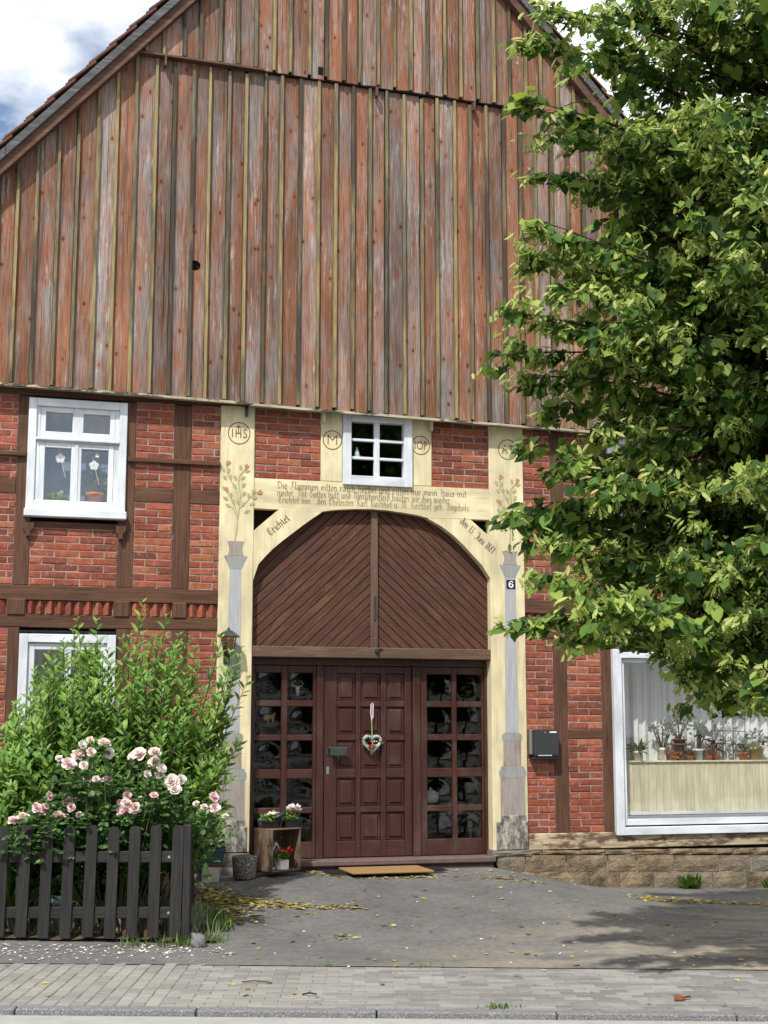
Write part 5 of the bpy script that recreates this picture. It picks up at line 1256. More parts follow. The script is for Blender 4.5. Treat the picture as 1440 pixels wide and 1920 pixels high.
q = empty('vine_trellis', (4.52, .27, IS)); tag(q, 'ladder-like trellis with thin vines behind the picture window', 'trellis')
for x in (-.15, .0, .14, .30): MB().tube([(x, 0, 0), (x + .02, 0, .62 - abs(x) * .3)], .007, 6).build('upright', 'twig', q)
for z in (.2, .36, .52): MB().tube([(-.16, -.008, z), (.32, -.008, z - .02)], .006, 6).build('rung', 'twig', q)
tuft(q, 150, .22, .62, .04, 'silver_leaf', z0=.03, flat=.2, cx=.06)
q = pot('cactus_pot', 'plain terracotta pot with small green cactus', 'flower pot', (4.75, .19, IS), .062, .09, 'terracotta'); tuft(q, 60, .05, .12, .04, 'succulent_leaf', z0=.08)
q = pot('ochre_pot', 'large ochre glazed pot with leafy green plant', 'flower pot', (4.93, .20, IS), .10, .15, 'ochre_ceramic'); tuft(q, 120, .15, .22, .06, 'succulent_leaf', z0=.13)
# net curtain in folds
m = MB(); n = 260; vs = []
for i in range(n + 1):
    x = 2.95 + 2.72 * i / n; y = .40 + .022 * math.sin(i * .52) + .016 * math.sin(i * .21 + 1) + .01 * math.sin(i * 1.3)
    vs += [(x, y, .5), (x, y + .004, 2.58)]
m.add(vs, [(2 * i, 2 * i + 2, 2 * i + 3, 2 * i + 1) for i in range(n)])
tag(m.build('net_curtain', 'curtain', smooth=True), 'pale net curtain hanging in folds behind the picture window', 'curtain')
m = MB(); n = 90; vs = []
for i in range(n + 1):
    x = -3.74 + .9 * i / n; y = .55 + .02 * math.sin(i * .5); vs += [(x, y, 1.25), (x, y, 2.5)]
m.add(vs, [(2 * i, 2 * i + 2, 2 * i + 3, 2 * i + 1) for i in range(n)])
tag(m.build('net_curtain', 'curtain', smooth=True), 'pale net curtain in the ground floor window behind the shrub', 'curtain')

# ================================================================== front garden
FA, FB = Vector((-4.75, -2.265)), Vector((-2.50, -2.915)); FD = (FB - FA).normalized(); fang = math.atan2(FD.y, FD.x); FLEN = (FB - FA).length
fz = G(-3.2, -2.7) + .035
Fn = empty('picket_fence', (FA.x, FA.y, fz), fang); tag(Fn, 'low black-stained picket fence in front of the rose bed', 'fence')
def picket(h, w=.094):
    p = [(-w / 2, 0), (w / 2, 0), (w / 2, h - .03), (w * .36, h - .006), (w * .14, h), (-w * .14, h), (-w * .36, h - .006), (-w / 2, h - .03)]
    return MB().prism(p, -.011, .011)
pkm = picket(.93).mesh('picket'); pkm.materials.append(MAT['fence_wood'])
x = FLEN - .06
while x > .05:
    o = put(pkm, 'picket', None, Fn, (x, -.036 + random.uniform(-.002, .002), random.uniform(-.008, .008))); o.rotation_euler = (random.uniform(-.01, .01), R(1.0 + random.uniform(-.35, .35)), random.uniform(-.03, .03)); x -= .1865 + random.uniform(-.005, .005)
for z in (.155, .62): MB().box(.0, FLEN, -.0245, .025, z, z + .095, .006).build('rail', 'fence_wood_h', Fn)
for x, z in ((FLEN - .115, .20), (FLEN - .12, .665)):
    MB().lathe([(0, 0), (.016, 0), (.012, .006), (0, .008)], 12).rot(Matrix.Rotation(R(90), 4, 'X')).build('bolt', 'stainless', Fn, loc=(x, -.025, z))
MB().box(FLEN - .005, FLEN + .065, -.03, .045, -.08, .94, .008).build('end_post', 'fence_wood', Fn)
bd = R(82) ; rl = 1.15       # the return towards the house
for z in (.17, .61):
    o = MB().box(0, rl, -.02, .02, 0, .09, .005).build('rail', 'fence_wood_h', Fn, loc=(FLEN + .02, .05, z)); o.rotation_euler = (0, 0, bd - fang - R(2))
for i in range(6):
    c, s = math.cos(bd - fang - R(2)), math.sin(bd - fang - R(2)); d = .08 + i * .19
    o = put(pkm, 'picket', None, Fn, (FLEN + .02 + c * d + .035 * s, .05 + s * d - .035 * c, random.uniform(-.005, .01))); o.rotation_euler = (0, 0, bd - fang - R(2))
for x in (.9, ): MB().box(x, x + .07, .026, .09, -.08, .80, .006).build('post', 'fence_wood', Fn)

# garden soil bed
V = []; F = []; n = 30
for i in range(n + 1):
    for j in range(16):
        q = FA + FD * (FLEN + .55) * (i / n - .0) + Vector((-.0, 0)); x = -6.2 + (4.42 - .0) * i / n; y0 = FA.y + (x - FA.x) * FD.y / FD.x - .03; y1 = -.06; y = y0 + (y1 - y0) * j / 15
        x_ = x + (min(0.0, -1.9 - x) if x > -1.9 else 0)
        V.append((x_, y, G(x_, y) + .02 + random.uniform(-.008, .015)))
for i in range(n):
    for j in range(15): a = i * 16 + j; F.append((a, a + 16, a + 17, a + 1))
F = [f for f in F if max(V[q][0] for q in f) < -2.2 or (min(V[q][1] for q in f) > -1.3 and max(V[q][0] for q in f) < -1.98)]
m = MB(); m.v = V; m.f = F; tag(m.build('flower_bed', 'soil', smooth=True), kind='structure')

def gnd(x, y): return G(x, y) + .02
# --- tall green shrub
SB = Vector((-2.92, -1.55)); Sh = empty('green_shrub', (SB.x, SB.y, gnd(*SB))); tag(Sh, 'tall bright green shrub with upright leafy shoots against the brick wall', 'shrub')
Ps, Ds, Ns, Ss = [], [], [], []; stems = MB()
def shoot(base, tip, n, size, bend=.12):
    base, tip = Vector(base), Vector(tip); mid = (base + tip) / 2 + Vector((random.uniform(-bend, bend), random.uniform(-bend, bend), random.uniform(0, bend)))
    pts = [((1 - t) ** 2) * base + 2 * t * (1 - t) * mid + t * t * tip for t in [i / 7 for i in range(8)]]
    stems.tube(pts, [.011 - .0012 * i for i in range(8)], 4)
    for i in range(n):
        t = 1 - (i / n) ** 1.25 * .82; f = t * 7; a = min(int(f), 6); p = pts[a].lerp(pts[a + 1], f - a); ax = (pts[a + 1] - pts[a]).normalized()
        ph = i * 1.57 + random.uniform(-.4, .4); sd = ax.orthogonal().normalized(); sd = Matrix.Rotation(ph, 3, ax) @ sd
        d = sd * random.uniform(.6, 1.0) + ax * random.uniform(.35, .9); d.z += .1
        Ps.append(p); Ds.append(d); Ns.append(ax * .6 - sd * .25 + Vector((-.25, -.5, .6))); Ss.append(size * random.uniform(.7, 1.15) * (0.6 if i < 4 else 1))
SPAN = [(-1.3, 1.5), (-1.1, 1.7), (-.95, 1.95), (-.82, 2.2), (-.68, 2.45), (-.56, 2.55), (-.44, 2.75), (-.36, 2.5), (-.28, 2.72), (-.15, 2.45), (-.03, 2.55), (.08, 2.6), (.18, 2.9), (.28, 2.5), (.4, 2.55), (.47, 2.78), (.58, 2.5), (.68, 2.62), (.81, 2.6), (.93, 2.35), (1.02, 2.1), (1.14, 2.58), (1.2, 2.2), (1.27, 1.6)]
def top_at(x):
    for (a, u), (b, w) in zip(SPAN, SPAN[1:]):
        if a <= x <= b: return u + (w - u) * (x - a) / (b - a)
    return 1.2
SPAN = [(x * (.80 if x > 0 else 1.0), h - .05) for x, h in SPAN]
for x, h in SPAN:
    y = random.uniform(-.25, .2)
    shoot((x * .35 + random.uniform(-.1, .1), y * .4, .05), (x, y, h - .02), 46, .125)
    shoot((x * .5, y * .4, .3), (x + random.uniform(-.12, .12), y + random.uniform(-.15, .15), h - random.uniform(.12, .4)), 46, .125)
for i in range(520):
    x = random.uniform(-1.35, .93); h = top_at(x) * random.uniform(.45, .93) - random.uniform(0, .15); y = random.uniform(-.62, .5)
    if i < 270: y = random.uniform(-.65, -.1); h *= random.uniform(.6, 1)
    b = (x * random.uniform(.3, .75), y * .5, h * random.uniform(.05, .45)); shoot(b, (x + random.uniform(-.08, .08), y, max(.25, h)), 26, .12, .2)
for tx_, th_ in ((1.13, 2.42), (1.2, 2.12), (1.08, 2.2), (1.0, 1.75), (1.12, 1.5)): shoot((.55, -.1, .5), (tx_, -.12, th_), 40, .125)
for i in range(80):
    x = random.uniform(-1.35, -.2); y = random.uniform(-.5, .3); h = top_at(x) * random.uniform(.72, .98); shoot((x * .8, y * .6, h * .4), (x + random.uniform(-.08, .08), y, h), 26, .12, .15)
A = lambda q: np.array([tuple(p) for p in q])
npmesh('foliage', scatter(T_LANCE * np.array((1.35, 1, 1)), A(Ps), A(Ds), A(Ns), np.array(Ss)), 6, 'shrub_leaf', Sh, P_LANCE)['kind'] = 'stuff'
stems.build('stems', 'twig', Sh)

# --- rose bush
RB = (-2.97, -2.32); rz0 = gnd(*RB)
Rs = empty('rose_bush', (RB[0], RB[1], rz0)); tag(Rs, 'rose bush with pale pink double blooms behind the picket fence', 'rose bush')
ROSES = [(-0.21, -0.27, 1.49, 0.053), (-0.39, -0.14, 1.47, 0.043), (-0.32, -0.2, 1.41, 0.043), (-0.16, -0.19, 1.4, 0.048), (-0.42, -0.11, 1.38, 0.062), (-0.51, -0.22, 1.31, 0.067), (-0.38, -0.27, 1.3, 0.038), (-0.17, -0.13, 1.16, 0.053), (-0.27, -0.24, 1.18, 0.033), (0.08, -0.35, 1.39, 0.067), (0.04, -0.15, 1.37, 0.038), (0.22, -0.33, 1.41, 0.053), (0.23, -0.24, 1.32, 0.053), (0.28, -0.35, 1.27, 0.043), (0.27, -0.3, 1.21, 0.043), (0.15, -0.39, 1.22, 0.038), (0.37, -0.34, 1.16, 0.067), (0.46, -0.3, 1.17, 0.048), (0.39, -0.37, 1.1, 0.062), (0.73, -0.41, 1.02, 0.048), (0.74, -0.43, 0.93, 0.048), (0.64, -0.46, 0.94, 0.033), (-0.65, -0.01, 1.03, 0.038), (-0.49, -0.1, 0.99, 0.043), (-0.47, -0.17, 0.94, 0.038), (-0.76, -0.16, 0.94, 0.043), (-0.69, 0.03, 0.91, 0.053), (-0.57, -0.1, 0.86, 0.053), (-0.86, 0.04, 0.83, 0.057), (-0.94, 0.11, 0.81, 0.048), (-0.88, 0.05, 0.66, 0.048), (0.01, -0.16, 1.03, 0.043), (-0.01, -0.28, 0.97, 0.048), (-0.02, -0.18, 0.89, 0.072), (0.06, -0.29, 0.93, 0.057), (0.12, -0.19, 0.98, 0.048), (0.06, -0.19, 0.86, 0.038), (0.21, -0.42, 1.04, 0.038)]
T_PET = np.array([(-.16, 0, 0), (.16, 0, 0), (.48, .55, .10), (.34, .95, .02), (0, 1.05, -.04), (-.34, .95, .02), (-.48, .55, .10), (0, .55, -.12)])
P_PET = [[0, 1, 7], [1, 2, 7], [2, 3, 7], [3, 4, 7], [4, 5, 7], [5, 6, 7], [6, 0, 7]]
def rose_mesh(seed, mat):
    rg = np.random.default_rng(seed); P = []; D = []; Nn = []; S = []
    for ring_, (cnt, el, sz) in enumerate(((7, 8, 1.0), (8, 30, .92), (8, 50, .78), (6, 68, .6), (4, 82, .45))):
        for i in range(cnt):
            a = 6.283 * i / cnt + ring_ * .5 + rg.normal(0, .12); e = R(el + rg.normal(0, 7))
            d = np.array((math.cos(a) * math.cos(e), math.sin(a) * math.cos(e), math.sin(e)))
            P.append(d * .04); D.append(d); Nn.append(np.array((-math.cos(a) * math.sin(e), -math.sin(a) * math.sin(e), math.cos(e))) + rg.normal(0, .15, 3)); S.append(sz * rg.uniform(.88, 1.1))
    o = npmesh('bloom', scatter(T_PET, np.array(P), np.array(D), np.array(Nn), np.array(S)), 8, mat, None, P_PET, True); me = o.data; bpy.data.objects.remove(o); return me
RM = [rose_mesh(i, m_) for i, m_ in enumerate(('rose_pale', 'rose_pale', 'rose_white', 'rose_pink', 'rose_pink', 'rose_white'))]
for x, y, z, r_ in random.sample(ROSES, 18): ROSES.append((x + random.choice((-1, 1)) * random.uniform(.05, .10), y + random.uniform(-.03, .05), z + random.uniform(-.08, .05), random.uniform(.022, .036)))
canes = MB(); Ps, Ds, Ns, Ss = [], [], [], []
def rose_leaves(p, n, sp, size=.055):
    for i in range(n):
        q = Vector(p) + Vector((random.gauss(0, sp), random.gauss(0, sp * .8), random.gauss(0, sp))); d = Vector(unit(1)[0]); d.z = d.z * .5 - .1
        for k_ in (-1, 0, 1):
            Ps.append(q + d * .02 * (k_ == 0)); Ds.append(Matrix.Rotation(k_ * 1.0, 3, 'Z') @ d); Ns.append(Vector((random.gauss(0, .4), -.4 + random.gauss(0, .4), 1))); Ss.append(size * random.uniform(.7, 1.2))
for i, (x, y, z, r_) in enumerate(ROSES):
    k_ = random.choice((0, 1, 1, 5)) if z > 1.12 else random.choice((0, 3, 4, 0))
    if 16 <= i <= 18 or i in (13, 14): k_ = 2
    y = y - .12 if z > .84 else y
    o = put(RM[k_], 'bloom', None, Rs, (x, y, z - rz0)); s = r_ * 1.02
    o.scale = (s, s, s * .95); o.rotation_euler = (R(50 + random.uniform(-25, 25)), random.uniform(-.4, .4), random.uniform(-.6, .6))
    b = Vector((x * .45 + random.uniform(-.08, .08), y * .3, .1)); t = Vector((x, y + .03, z - rz0 - .02)); mdp = (b + t) / 2 + Vector((x * .1, -.05, .08))
    pts = [(1 - u) ** 2 * b + 2 * u * (1 - u) * mdp + u * u * t for u in (0, .2, .4, .6, .8, 1)]
    canes.tube(pts, [.008, .007, .006, .005, .004, .003], 5)
    for p_ in pts[2:5]: rose_leaves(p_, 6, .07)
    rose_leaves(t - Vector((0, 0, .09)), 5, .045)
for i in range(95):
    x = random.uniform(-1.0, .85); rose_leaves((x, random.uniform(-.26, .2), random.uniform(.62, 1.3 - .45 * abs(x + .05))), 10, .09, .06)
for i in range(22):
    rose_leaves((random.uniform(-.95, .82), random.uniform(-.34, -.2), random.uniform(.6, .95)), 7, .07, .055)
canes.build('canes', 'green_stem', Rs)
npmesh('foliage', scatter(T_OVAL * np.array((1.15, 1, 1)), A(Ps), A(Ds), A(Ns), np.array(Ss)), 6, 'rose_leaf', Rs, P_LANCE)['kind'] = 'stuff'
# drooping spray over the fence
q = [(-3.04, -2.86, fz + .85), (-3.03, -2.89, fz + .75), (-3.02, -2.90, fz + .62)]

# --- low silver plants, pots, bench, stakes in the bed
N = 2600; xx = NP.uniform(-5.0, -2.15, N); tt = NP.uniform(0, 1, N); yy = (FA.y + (xx - FA.x) * FD.y / FD.x) + .10 + tt * .55
keep = NP.uniform(0, 1, N) < .55 + .45 * np.sin(xx * 7 + 1) ; xx, yy = xx[keep], yy[keep]; N = len(xx)
Pp = np.stack([xx, yy, np.array([gnd(a, b) for a, b in zip(xx, yy)])], 1); d = NP.normal(0, .35, (N, 3)); d[:, 2] = 1
tag(npmesh('lavender', scatter(T_BLADE * np.array((1.5, 1, 1)), Pp, d, unit(N), NP.uniform(.10, .30, N)), 5, 'silver_leaf', None, P_BLADE), 'silver-green lavender growing low behind the picket fence', 'lavender', None, 'stuff')
for x, y, r_, h, mt, lb in ((-3.64, -2.20, .085, .30, 'pale_blue_plastic', 'pale blue plastic pot with spiky leaves behind the fence'), (-3.47, -2.34, .10, .30, 'pale_blue_plastic', 'pale blue plastic pot beside the teal pot behind the fence'), (-3.33, -2.16, .12, .34, 'teal_plastic', 'teal plastic pot standing behind the picket fence')):
    q = pot('garden_pot', lb, 'flower pot', (x, y, gnd(x, y)), r_, h, mt, 'pots behind the fence'); tuft(q, 40, r_, .18, .12, 'grass_leaf', z0=h * .8)
q = empty('grass_clump', (-3.95, -2.05, gnd(-3.95, -2.05))); tag(q, 'broad strap-leaved clump growing beside the garden bench', 'plant')
N = 90; a = NP.uniform(0, 6.28, N); Pp = np.stack([.08 * np.cos(a), .08 * np.sin(a), np.zeros(N)], 1); d = np.stack([np.cos(a) * .5, np.sin(a) * .5, np.ones(N)], 1) + NP.normal(0, .2, (N, 3))
npmesh('foliage', scatter(T_BLADE * np.array((1.6, 1, 1.4)), Pp, d, np.stack([np.cos(a), np.sin(a), np.ones(N)], 1), NP.uniform(.4, .85, N)), 5, 'grass_leaf', q, P_BLADE)
q = empty('garden_bench', (-4.1, -1.42, gnd(-4.1, -1.42)), R(-10)); tag(q, 'brown slatted garden bench half hidden by the roses', 'bench')
for i in range(4): MB().box(-.6, .55, .06 + i * .005, .09 + i * .005, .50 + i * .085, .57 + i * .085, .006).build('back_slat', 'bench_wood', q)
for i in range(4): MB().box(-.6, .55, -.36 + i * .1, -.28 + i * .1, .40, .425, .006).build('seat_slat', 'bench_wood', q)
for x in (-.5, .45):
    for y in (-.32, .06): MB().box(x, x + .05, y, y + .05, 0, .398 if y < 0 else .86, .004).build('leg', 'bench_wood', q)
for x, y, lb in ((-2.94, -2.68, 'short brown stake behind the fence, the wider one'), (-2.765, -2.73, 'short brown stake behind the fence beside the end post')):
    q = empty('edging_stake', (x, y, gnd(x, y) - .05)); tag(q, lb, 'stake', 'edging stakes')
    MB().lathe([(.05, 0), (.052, .22), (.04, .235), (0, .238)], 12).build('stake', 'bench_wood', q)
q = empty('kerb_boulder', (-2.385, -3.07, G(-2.385, -3.07) - .02)); tag(q, 'small grey stone at the corner post of the fence', 'stone')
bm = bmesh.new(); bmesh.ops.create_icosphere(bm, subdivisions=3, radius=.1)
for v_ in bm.verts: v_.co = Vector((v_.co.x * .75, v_.co.y * .9, v_.co.z * .8 + .05)) * (1 + .16 * math.sin(v_.co.x * 31 + v_.co.z * 27 + 1) * math.cos(v_.co.y * 29) + .07 * math.sin(v_.co.z * 70 + v_.co.x * 60))
me = bpy.data.meshes.new('stone'); bm.to_mesh(me); bm.free(); put(me, 'stone', 'grey_stone', q)

# --- weeds
def weed(x, y, n, h, label, mat='grass_leaf', T=T_BLADE, P=P_BLADE, sp=.06):
    q = empty('weed', (x, y, G(x, y) - .003)); tag(q, label, 'weed', 'weeds along the edges')
    a = NP.uniform(0, 6.28, n); Pp = np.stack([sp * NP.normal(0, 1, n), sp * .5 * NP.normal(0, 1, n), np.zeros(n)], 1); d = np.stack([np.cos(a) * .7, np.sin(a) * .7, NP.uniform(.4, 1.3, n)], 1)
    npmesh('blades', scatter(T * np.array((1.0, 1, 1)), Pp, d, np.stack([np.cos(a), np.sin(a), np.ones(n)], 1), NP.uniform(.5, 1.1, n) * h), len(T), mat, q, P)
weed(3.80, -.12, 120, .20, 'leafy green weed at the foot of the sandstone plinth', T=T_LANCE, P=P_LANCE, sp=.05)
weed(4.95, -.12, 90, .2, 'leafy green weed under the far end of the picture window', T=T_LANCE, P=P_LANCE)
weed(-2.55, -3.02, 90, .13, 'grass tuft at the foot of the corner post', sp=.09); weed(-2.9, -2.95, 60, .12, 'grass tuft in front of the middle pickets', sp=.07)
weed(-2.25, -2.95, 70, .13, 'grass tuft beside the grey corner stone', sp=.08); weed(-2.2, -2.55, 110, .2, 'tall grass beside the fence return', sp=.09); weed(-2.12, -2.15, 100, .18, 'grass by the inner end of the fence return', sp=.09)
for s, t, lb in ((.32, 1.70, 'small weed in the joint between pavement and asphalt'), (-.45, 1.72, 'yellowish weed in the joint of pavement and driveway')): x, y = st(s, t); weed(x, y, 35, .06, lb, sp=.05)
x, y = st(.75, .06); weed(x, y, 40, .055, 'torn green sprig lying by the kerb', T=T_LANCE, P=P_LANCE, sp=.06)
q = empty('fallen_twig', (*st(-.92, .92), zs(-.92) + .006), ang - .1); tag(q, 'dark thin twig lying on the pavement', 'twig')
MB().tube([(-.12, 0, .004), (-.03, .01, .012), (.06, .0, .008), (.11, -.03, .003)], [.004, .005, .004, .006], 6).build('stick', 'twig', q)
q = empty('fallen_leaf_stalk', (*st(-.52, .45), zs(-.52) + .006), ang); tag(q, 'short dark twig scrap near the kerb', 'twig')
MB().tube([(-.05, 0, .004), (.0, .02, .012), (.05, .01, .004)], .007, 6).build('stick', 'twig', q)
q = empty('dry_leaf', (*st(2.1, .42), zs(2.1) + .004), .4); tag(q, 'curled brown dry leaf lying on the paving', 'leaf')
npmesh('blade', scatter(T_OVAL, np.array([[-.08, 0, .01], [0.0, 0, .012]]), np.array([[1, .05, .1], [1, 0, -.05]]), np.array([[0, -.4, 1.], [0, .5, 1.]]), np.array([.12, .10])), 6, 'begonia_leaf', q, P_LANCE)

# --- litter and petals on the ground
def scatter_flat(name, pts, size, mat, label, cat, T=T_OVAL, P=P_LANCE):
    N = len(pts); Pp = np.array([(x, y, G(x, y) + .004 + random.uniform(0, .008)) for x, y in pts]); a = NP.uniform(0, 6.28, N)
    d = np.stack([np.cos(a), np.sin(a), NP.normal(0, .08, N)], 1); nn = np.stack([NP.normal(0, .22, N), NP.normal(0, .22, N), np.ones(N)], 1)
    return tag(npmesh(name, scatter(T, Pp, d, nn, size * NP.uniform(.6, 1.25, N)), len(T), mat, None, P), label, cat, None, 'stuff')
pts = []
def drift(x0, y0, x1, y1, n, sp):
    for i in range(n): t = random.random(); pts.append((x0 + (x1 - x0) * t + random.gauss(0, sp), min(-.12, y0 + (y1 - y0) * t + random.gauss(0, sp))))
drift(-2.0, -.9, -1.95, -2.2, 420, .13); drift(-1.95, -1.35, -1.45, -1.75, 250, .09); drift(-1.45, -1.85, -.75, -2.05, 100, .05)
drift(2.65, -1.08, 3.42, -1.42, 220, .08); drift(3.5, -1.5, 4.2, -1.75, 130, .06); drift(1.0, -.9, 1.5, -1.2, 50, .10); drift(-.35, -.76, .5, -.76, 40, .03); drift(-.75, -.15, -.5, -.6, 30, .05)
for i in range(190): x = random.uniform(-2.3, 4.6); y = random.uniform(-4.2 - .28 * (x + 1), -.25); pts.append((x, y))
for i in range(24): s = random.uniform(-3, 3); pts.append(st(s, random.uniform(.1, 1.7)))
for i in range(14): pts.append((-1.1 + random.gauss(0, .06), -3.0 + random.gauss(0, .05)))
scatter_flat('fallen_leaves', pts, .062, 'litter_leaf', 'yellowed linden leaves and bracts scattered over the forecourt', 'fallen leaves')
pts = []
for i in range(420):
    u = random.random(); x = -4.9 + 2.75 * u; yf = FA.y + (x - FA.x) * FD.y / FD.x; pts.append((x, yf - .10 - abs(random.gauss(0, .28)) - .05))
for i in range(75): x = random.uniform(-2.4, 2.0); pts.append((x, random.uniform(-4.3 - .28 * (x + 1), -1.6)))
pts = [p for p in pts if (Vector(p) - SO).dot(SN) > PAVE - .12 or random.random() < .06]
scatter_flat('fallen_petals', pts, .027, 'petal_white', 'white rose petals strewn before the picket fence', 'petals', T_OVAL * np.array((1.4, 1, 1)))

# ================================================================== linden tree
TX, TY = 2.62, -5.40; tz = G(TX, TY)
Tr = empty('linden_tree', (TX, TY, tz - .05)); tag(Tr, 'leafy linden tree with pale flower bracts overhanging the forecourt', 'tree')
base = Vector((TX, TY, tz - .05))
trunk = [(0, 0, 0), (.02, .0, .3), (-.02, .03, 1.5), (.03, .0, 3.2), (-.03, .02, 5.0), (.02, 0, 6.6), (0, 0, 7.7)]
MB().tube(trunk, [.30, .22, .19, .165, .13, .085, .03], 14).build('trunk', 'bark', Tr, True)
TIPS = [(-0.35, -6.35, 6.87), (-0.45, -6.18, 6.7), (-0.08, -5.04, 6.77), (-0.15, -5.9, 6.12), (-0.09, -5.6, 5.9), (-0.55, -6.01, 5.36), (-0.49, -5.68, 5.22), (-0.41, -5.91, 4.87), (-0.73, -5.87, 4.69), (-0.7, -5.49, 4.45), (-0.44, -5.57, 4.29), (-0.11, -5.13, 4.16), (-0.4, -5.42, 3.79), (-0.06, -5.11, 3.65), (-0.52, -5.09, 3.27), (-0.23, -4.95, 3.41), (-0.23, -5.49, 3.04), (-0.58, -6.23, 2.67), (-0.36, -5.13, 2.44), (0.14, -5.11, 2.34), (0.46, -5.3, 2.38), (0.64, -5.91, 2.07), (1.01, -5.78, 1.84), (0.86, -6.57, 1.93), (0.39, -5.4, 6.99), (0.09, -5.74, 4.54), (-0.31, -6.11, 3.38), (-0.33, -6.47, 2.51), (0.63, -5.43, 2.58)]
def left_lim(z):      # how far the crown reaches towards the gateway at each height
    P = [(1.6, 1.0), (2.0, .5), (2.5, 0.05), (3.2, -.1), (3.6, .1), (4.5, -.3), (5.3, -.1), (6.2, .2), (7.0, .0), (8.0, .5), (9.4, 1.4)]
    for (a, u), (b, w) in zip(P, P[1:]):
        if a <= z <= b: return u + (w - u) * (z - a) / (b - a)
    return 1.6
limbs = []
for t in TIPS: limbs.append((Vector((t[0] + (-.04 if t[2] > 5.8 else .30 if 3.2 < t[2] < 3.5 else .16), t[1], t[2])) - base, 1))
cnt = 0
while cnt < 390:
    z = random.uniform(1.95, 7.9); a = random.uniform(0, 6.283); rmax = 2.9 * math.sqrt(max(.05, 1 - ((z - 4.8) / 5.0) ** 2)); r_ = rmax * random.uniform(.45, 1)
    x, y = TX + r_ * math.cos(a), TY + r_ * math.sin(a) * (.8 if a > math.pi else .42)
    if x < left_lim(z) + (.0 if z > 5.7 else .22): continue
    if x > TX + 1.6 or (y > TY - .2 and z > 7.0): continue
    if z < 2.7 and x < 1.0: continue
    limbs.append((Vector((x, y, z)) - base, 0)); cnt += 1
Ps, Ds, Ns, Ss = [], [], [], []; Bp, Bd, Bn, Bs = [], [], [], []; Fp = []; branches = MB()
def leaf(p, out, size):
    d = Vector((out.x * .6 + random.gauss(0, .5), out.y * .6 + random.gauss(0, .5), -.55 + random.gauss(0, .35)))
    nn = Vector((random.gauss(0, .45) - .25, random.gauss(0, .45) - .45, .85)) + out * .25
    Ps.append(p); Ds.append(d); Ns.append(nn); Ss.append(size)
def bract(p):
    a = random.uniform(0, 6.28); d = Vector((math.cos(a) * .6, math.sin(a) * .6, -.5 + random.gauss(0, .3))); Bp.append(p); Bd.append(d); Bn.append(Vector((random.gauss(0, .6), -.6, .8))); Bs.append(random.uniform(.075, .115))
    for i in range(4): Fp.append(p + d.normalized() * .05 + Vector((random.gauss(0, .012), random.gauss(0, .012), -random.uniform(.01, .045))))
for L, edge in limbs:
    tip = L; h0 = max(1.7, min(7.0, tip.z - random.uniform(-.3, 1.3) * (.6 + .25 * Vector((tip.x, tip.y)).length / 2))); s0 = Vector((0, 0, h0))
    mid = s0.lerp(tip, .55) + Vector((random.gauss(0, .12), random.gauss(0, .12), .22 + random.uniform(0, .25)))
    pts = [(1 - u) ** 2 * s0 + 2 * u * (1 - u) * mid + u * u * tip for u in [i / 9 for i in range(10)]]
    ln = (tip - s0).length; branches.tube(pts, [max(.003, (.008 + .007 * ln) * (1 - i / 9.6)) for i in range(10)], 5)
    out = (tip - s0).normalized(); ntw = int(6 + 7.5 * ln * .62)
    for j in range(ntw):
        u = 1 - .62 * (j / ntw) ** 1.1 if edge else random.uniform(.30, 1); f = u * 9; a_ = min(int(f), 8); p = pts[a_].lerp(pts[a_ + 1], f - a_)
        if edge and u > .8: sp, nlf, tl = .6, 10, random.uniform(.10, .24)
        else: sp, nlf, tl = .9, 12, random.uniform(.18, .42)
        td = (out + Vector((random.gauss(0, sp), random.gauss(0, sp), random.gauss(-.12, sp * .6)))).normalized()
        e = p + td * tl + Vector((0, 0, -.05)); branches.tube([p, p.lerp(e, .5) + Vector((0, 0, .02)), e], [.006, .004, .002], 3)
        for i in range(nlf):
            v_ = (i + random.random()) / nlf; q = p.lerp(e, v_) + Vector((random.gauss(0, .035), random.gauss(0, .035), random.gauss(-.02, .03))); leaf(q, td, (1.2 if tip.y > .25 else 1.0) * random.choice((.06, .075, .088, .10, .115)) * random.uniform(.85, 1.1))
        if random.random() < (.58 if (tip.y + base.y < TY + .3) else .3):
            for i in range(random.randint(9, 18)): bract(e + Vector((random.gauss(0, .055), random.gauss(0, .055), random.gauss(0, .035))))
branches.build('branches', 'twig', Tr)
VP, VD, VN, VS = A(Ps), A(Ds), A(Ns), np.array(Ss)
# the leaves facing the street side, largest in sight, are pieces of their own
cp = np.array(camo.location) - np.array(base); dist = np.linalg.norm(VP - cp, axis=1) / VS
fwd = np.array((math.sin(R(16.2)), math.cos(R(16.2)))); rgt = np.array((fwd[1], -fwd[0])); rel = (VP - cp)[:, :2]; u_ = (rel @ rgt) / (rel @ fwd)
order = np.argsort(dist + (u_ > .26) * 1e4 + (VP[:, 2] > 6.6) * 1e4); own = order[:300]; oth = np.setdiff1d(np.arange(len(VS)), own)
hm = []
for i in range(3):
    T_ = T_HEART.copy(); T_[1:, 2] += NP.normal(0, .03, 7); mm = MB(); mm.add(T_, P_HEART); me = mm.mesh('leaf'); me.materials.append(MAT['linden_leaf']); hm.append(me)
FR = frames(VD[own], VN[own])
for i, k_ in enumerate(own):
    o = put(hm[i % 3], 'leaf', None, Tr); o.matrix_local = Matrix.Translation(VP[k_]) @ Matrix(FR[i].tolist()).to_4x4() @ Matrix.Scale(VS[k_], 4)
npmesh('crown', scatter(T_HEART, VP[oth], VD[oth], VN[oth], VS[oth]), 8, 'linden_leaf', Tr, P_HEART)['kind'] = 'stuff'
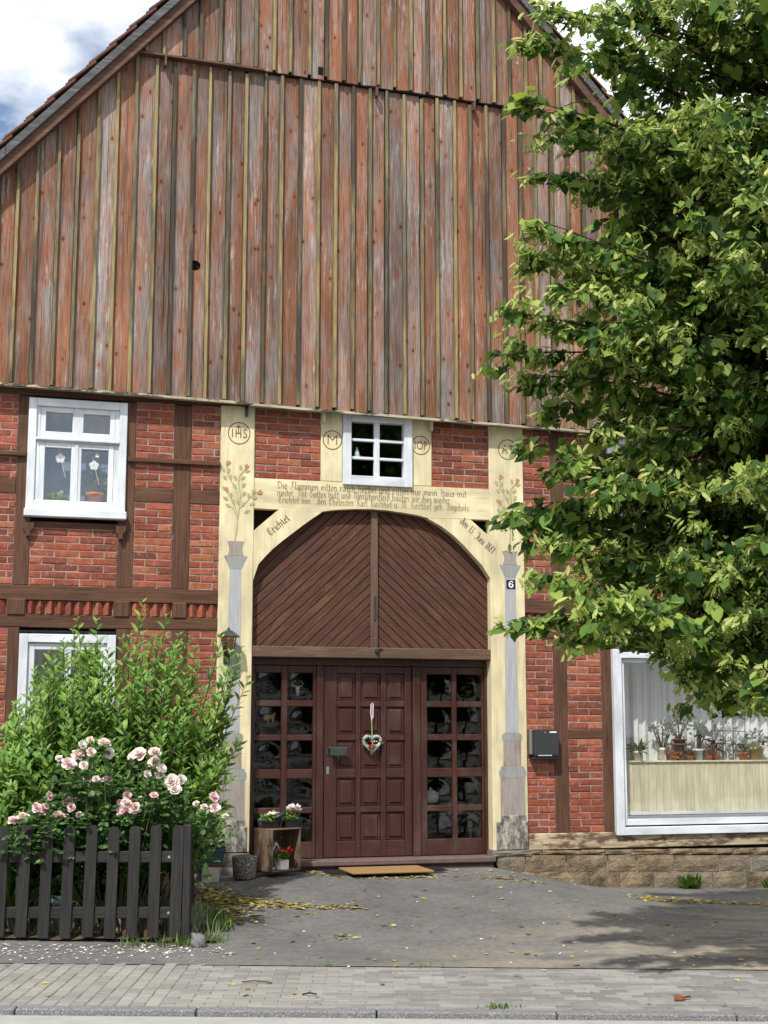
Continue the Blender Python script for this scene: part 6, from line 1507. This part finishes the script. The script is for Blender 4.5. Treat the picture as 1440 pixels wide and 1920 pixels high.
npmesh('bracts', scatter(T_BRACT, A(Bp), A(Bd), A(Bn), np.array(Bs)), 6, 'linden_bract', Tr, P_LANCE)['kind'] = 'stuff'
n = len(Fp); npmesh('flowers', scatter(T_BALL, A(Fp), unit(n), unit(n), NP.uniform(.010, .018, n)), 6, 'linden_bract', Tr, P_BALL)['kind'] = 'stuff'
print('leaves', len(VS), 'bracts', len(Bs), 'bricks', len(BR))

# ================================================================== across the street (seen only mirrored in the panes)
hx, hy = st(3.0, -15.0); Op = empty('opposite_house', (hx, hy, -.2), ang); tag(Op, 'pale rendered house across the street, mirrored in the window panes', 'house')
MB().box(-8, 13, -7, 0, 0, 5.2).build('wall', 'render_wall', Op)
MB().add([(-8.4, -7.5, 5.1), (13.4, -7.5, 5.1), (13.4, .5, 5.1), (-8.4, .5, 5.1), (-8.4, -3.5, 7.3), (13.4, -3.5, 7.3)], [(0, 1, 5, 4), (2, 3, 4, 5), (3, 0, 4), (1, 2, 5), (3, 2, 1, 0)]).build('roof', 'plain_grey_roof', Op)
for z in (.9, 3.4):
    for x in (-6.5, -4, -1.5, 1, 3.5, 6, 9, 11.5):
        w = MB().box(x, x + 1.2, .002, .06, z, z + 1.4, .01).build('window', 'white_paint', Op); MB().box(.1, 1.1, .062, .068, .1, 1.3).build('pane', 'void', w, loc=(x, 0, z))
for i, s in enumerate((-13, -9.5)):
    x, y = st(s, -16.5); q = empty('garden_tree', (x, y, -.2)); tag(q, ('broad green tree across the street beyond the pale house', 'bushy green tree across the street next to the pale house', 'lone green tree across the street past the far gable')[i], 'tree', 'trees across the street')
    MB().tube([(0, 0, 0), (0, 0, 3)], [.2, .12], 8).build('trunk', 'bark', q); n = 1500; d = unit(n); Pp = d * NP.uniform(.5, 1, n)[:, None] * np.array((2.2, 2.2, 2.4)) + np.array((0, 0, 4.2))
    npmesh('crown', scatter(T_OVAL, Pp, unit(n), d, NP.uniform(.3, .6, n)), 6, 'rose_leaf', q, P_LANCE)['kind'] = 'stuff'
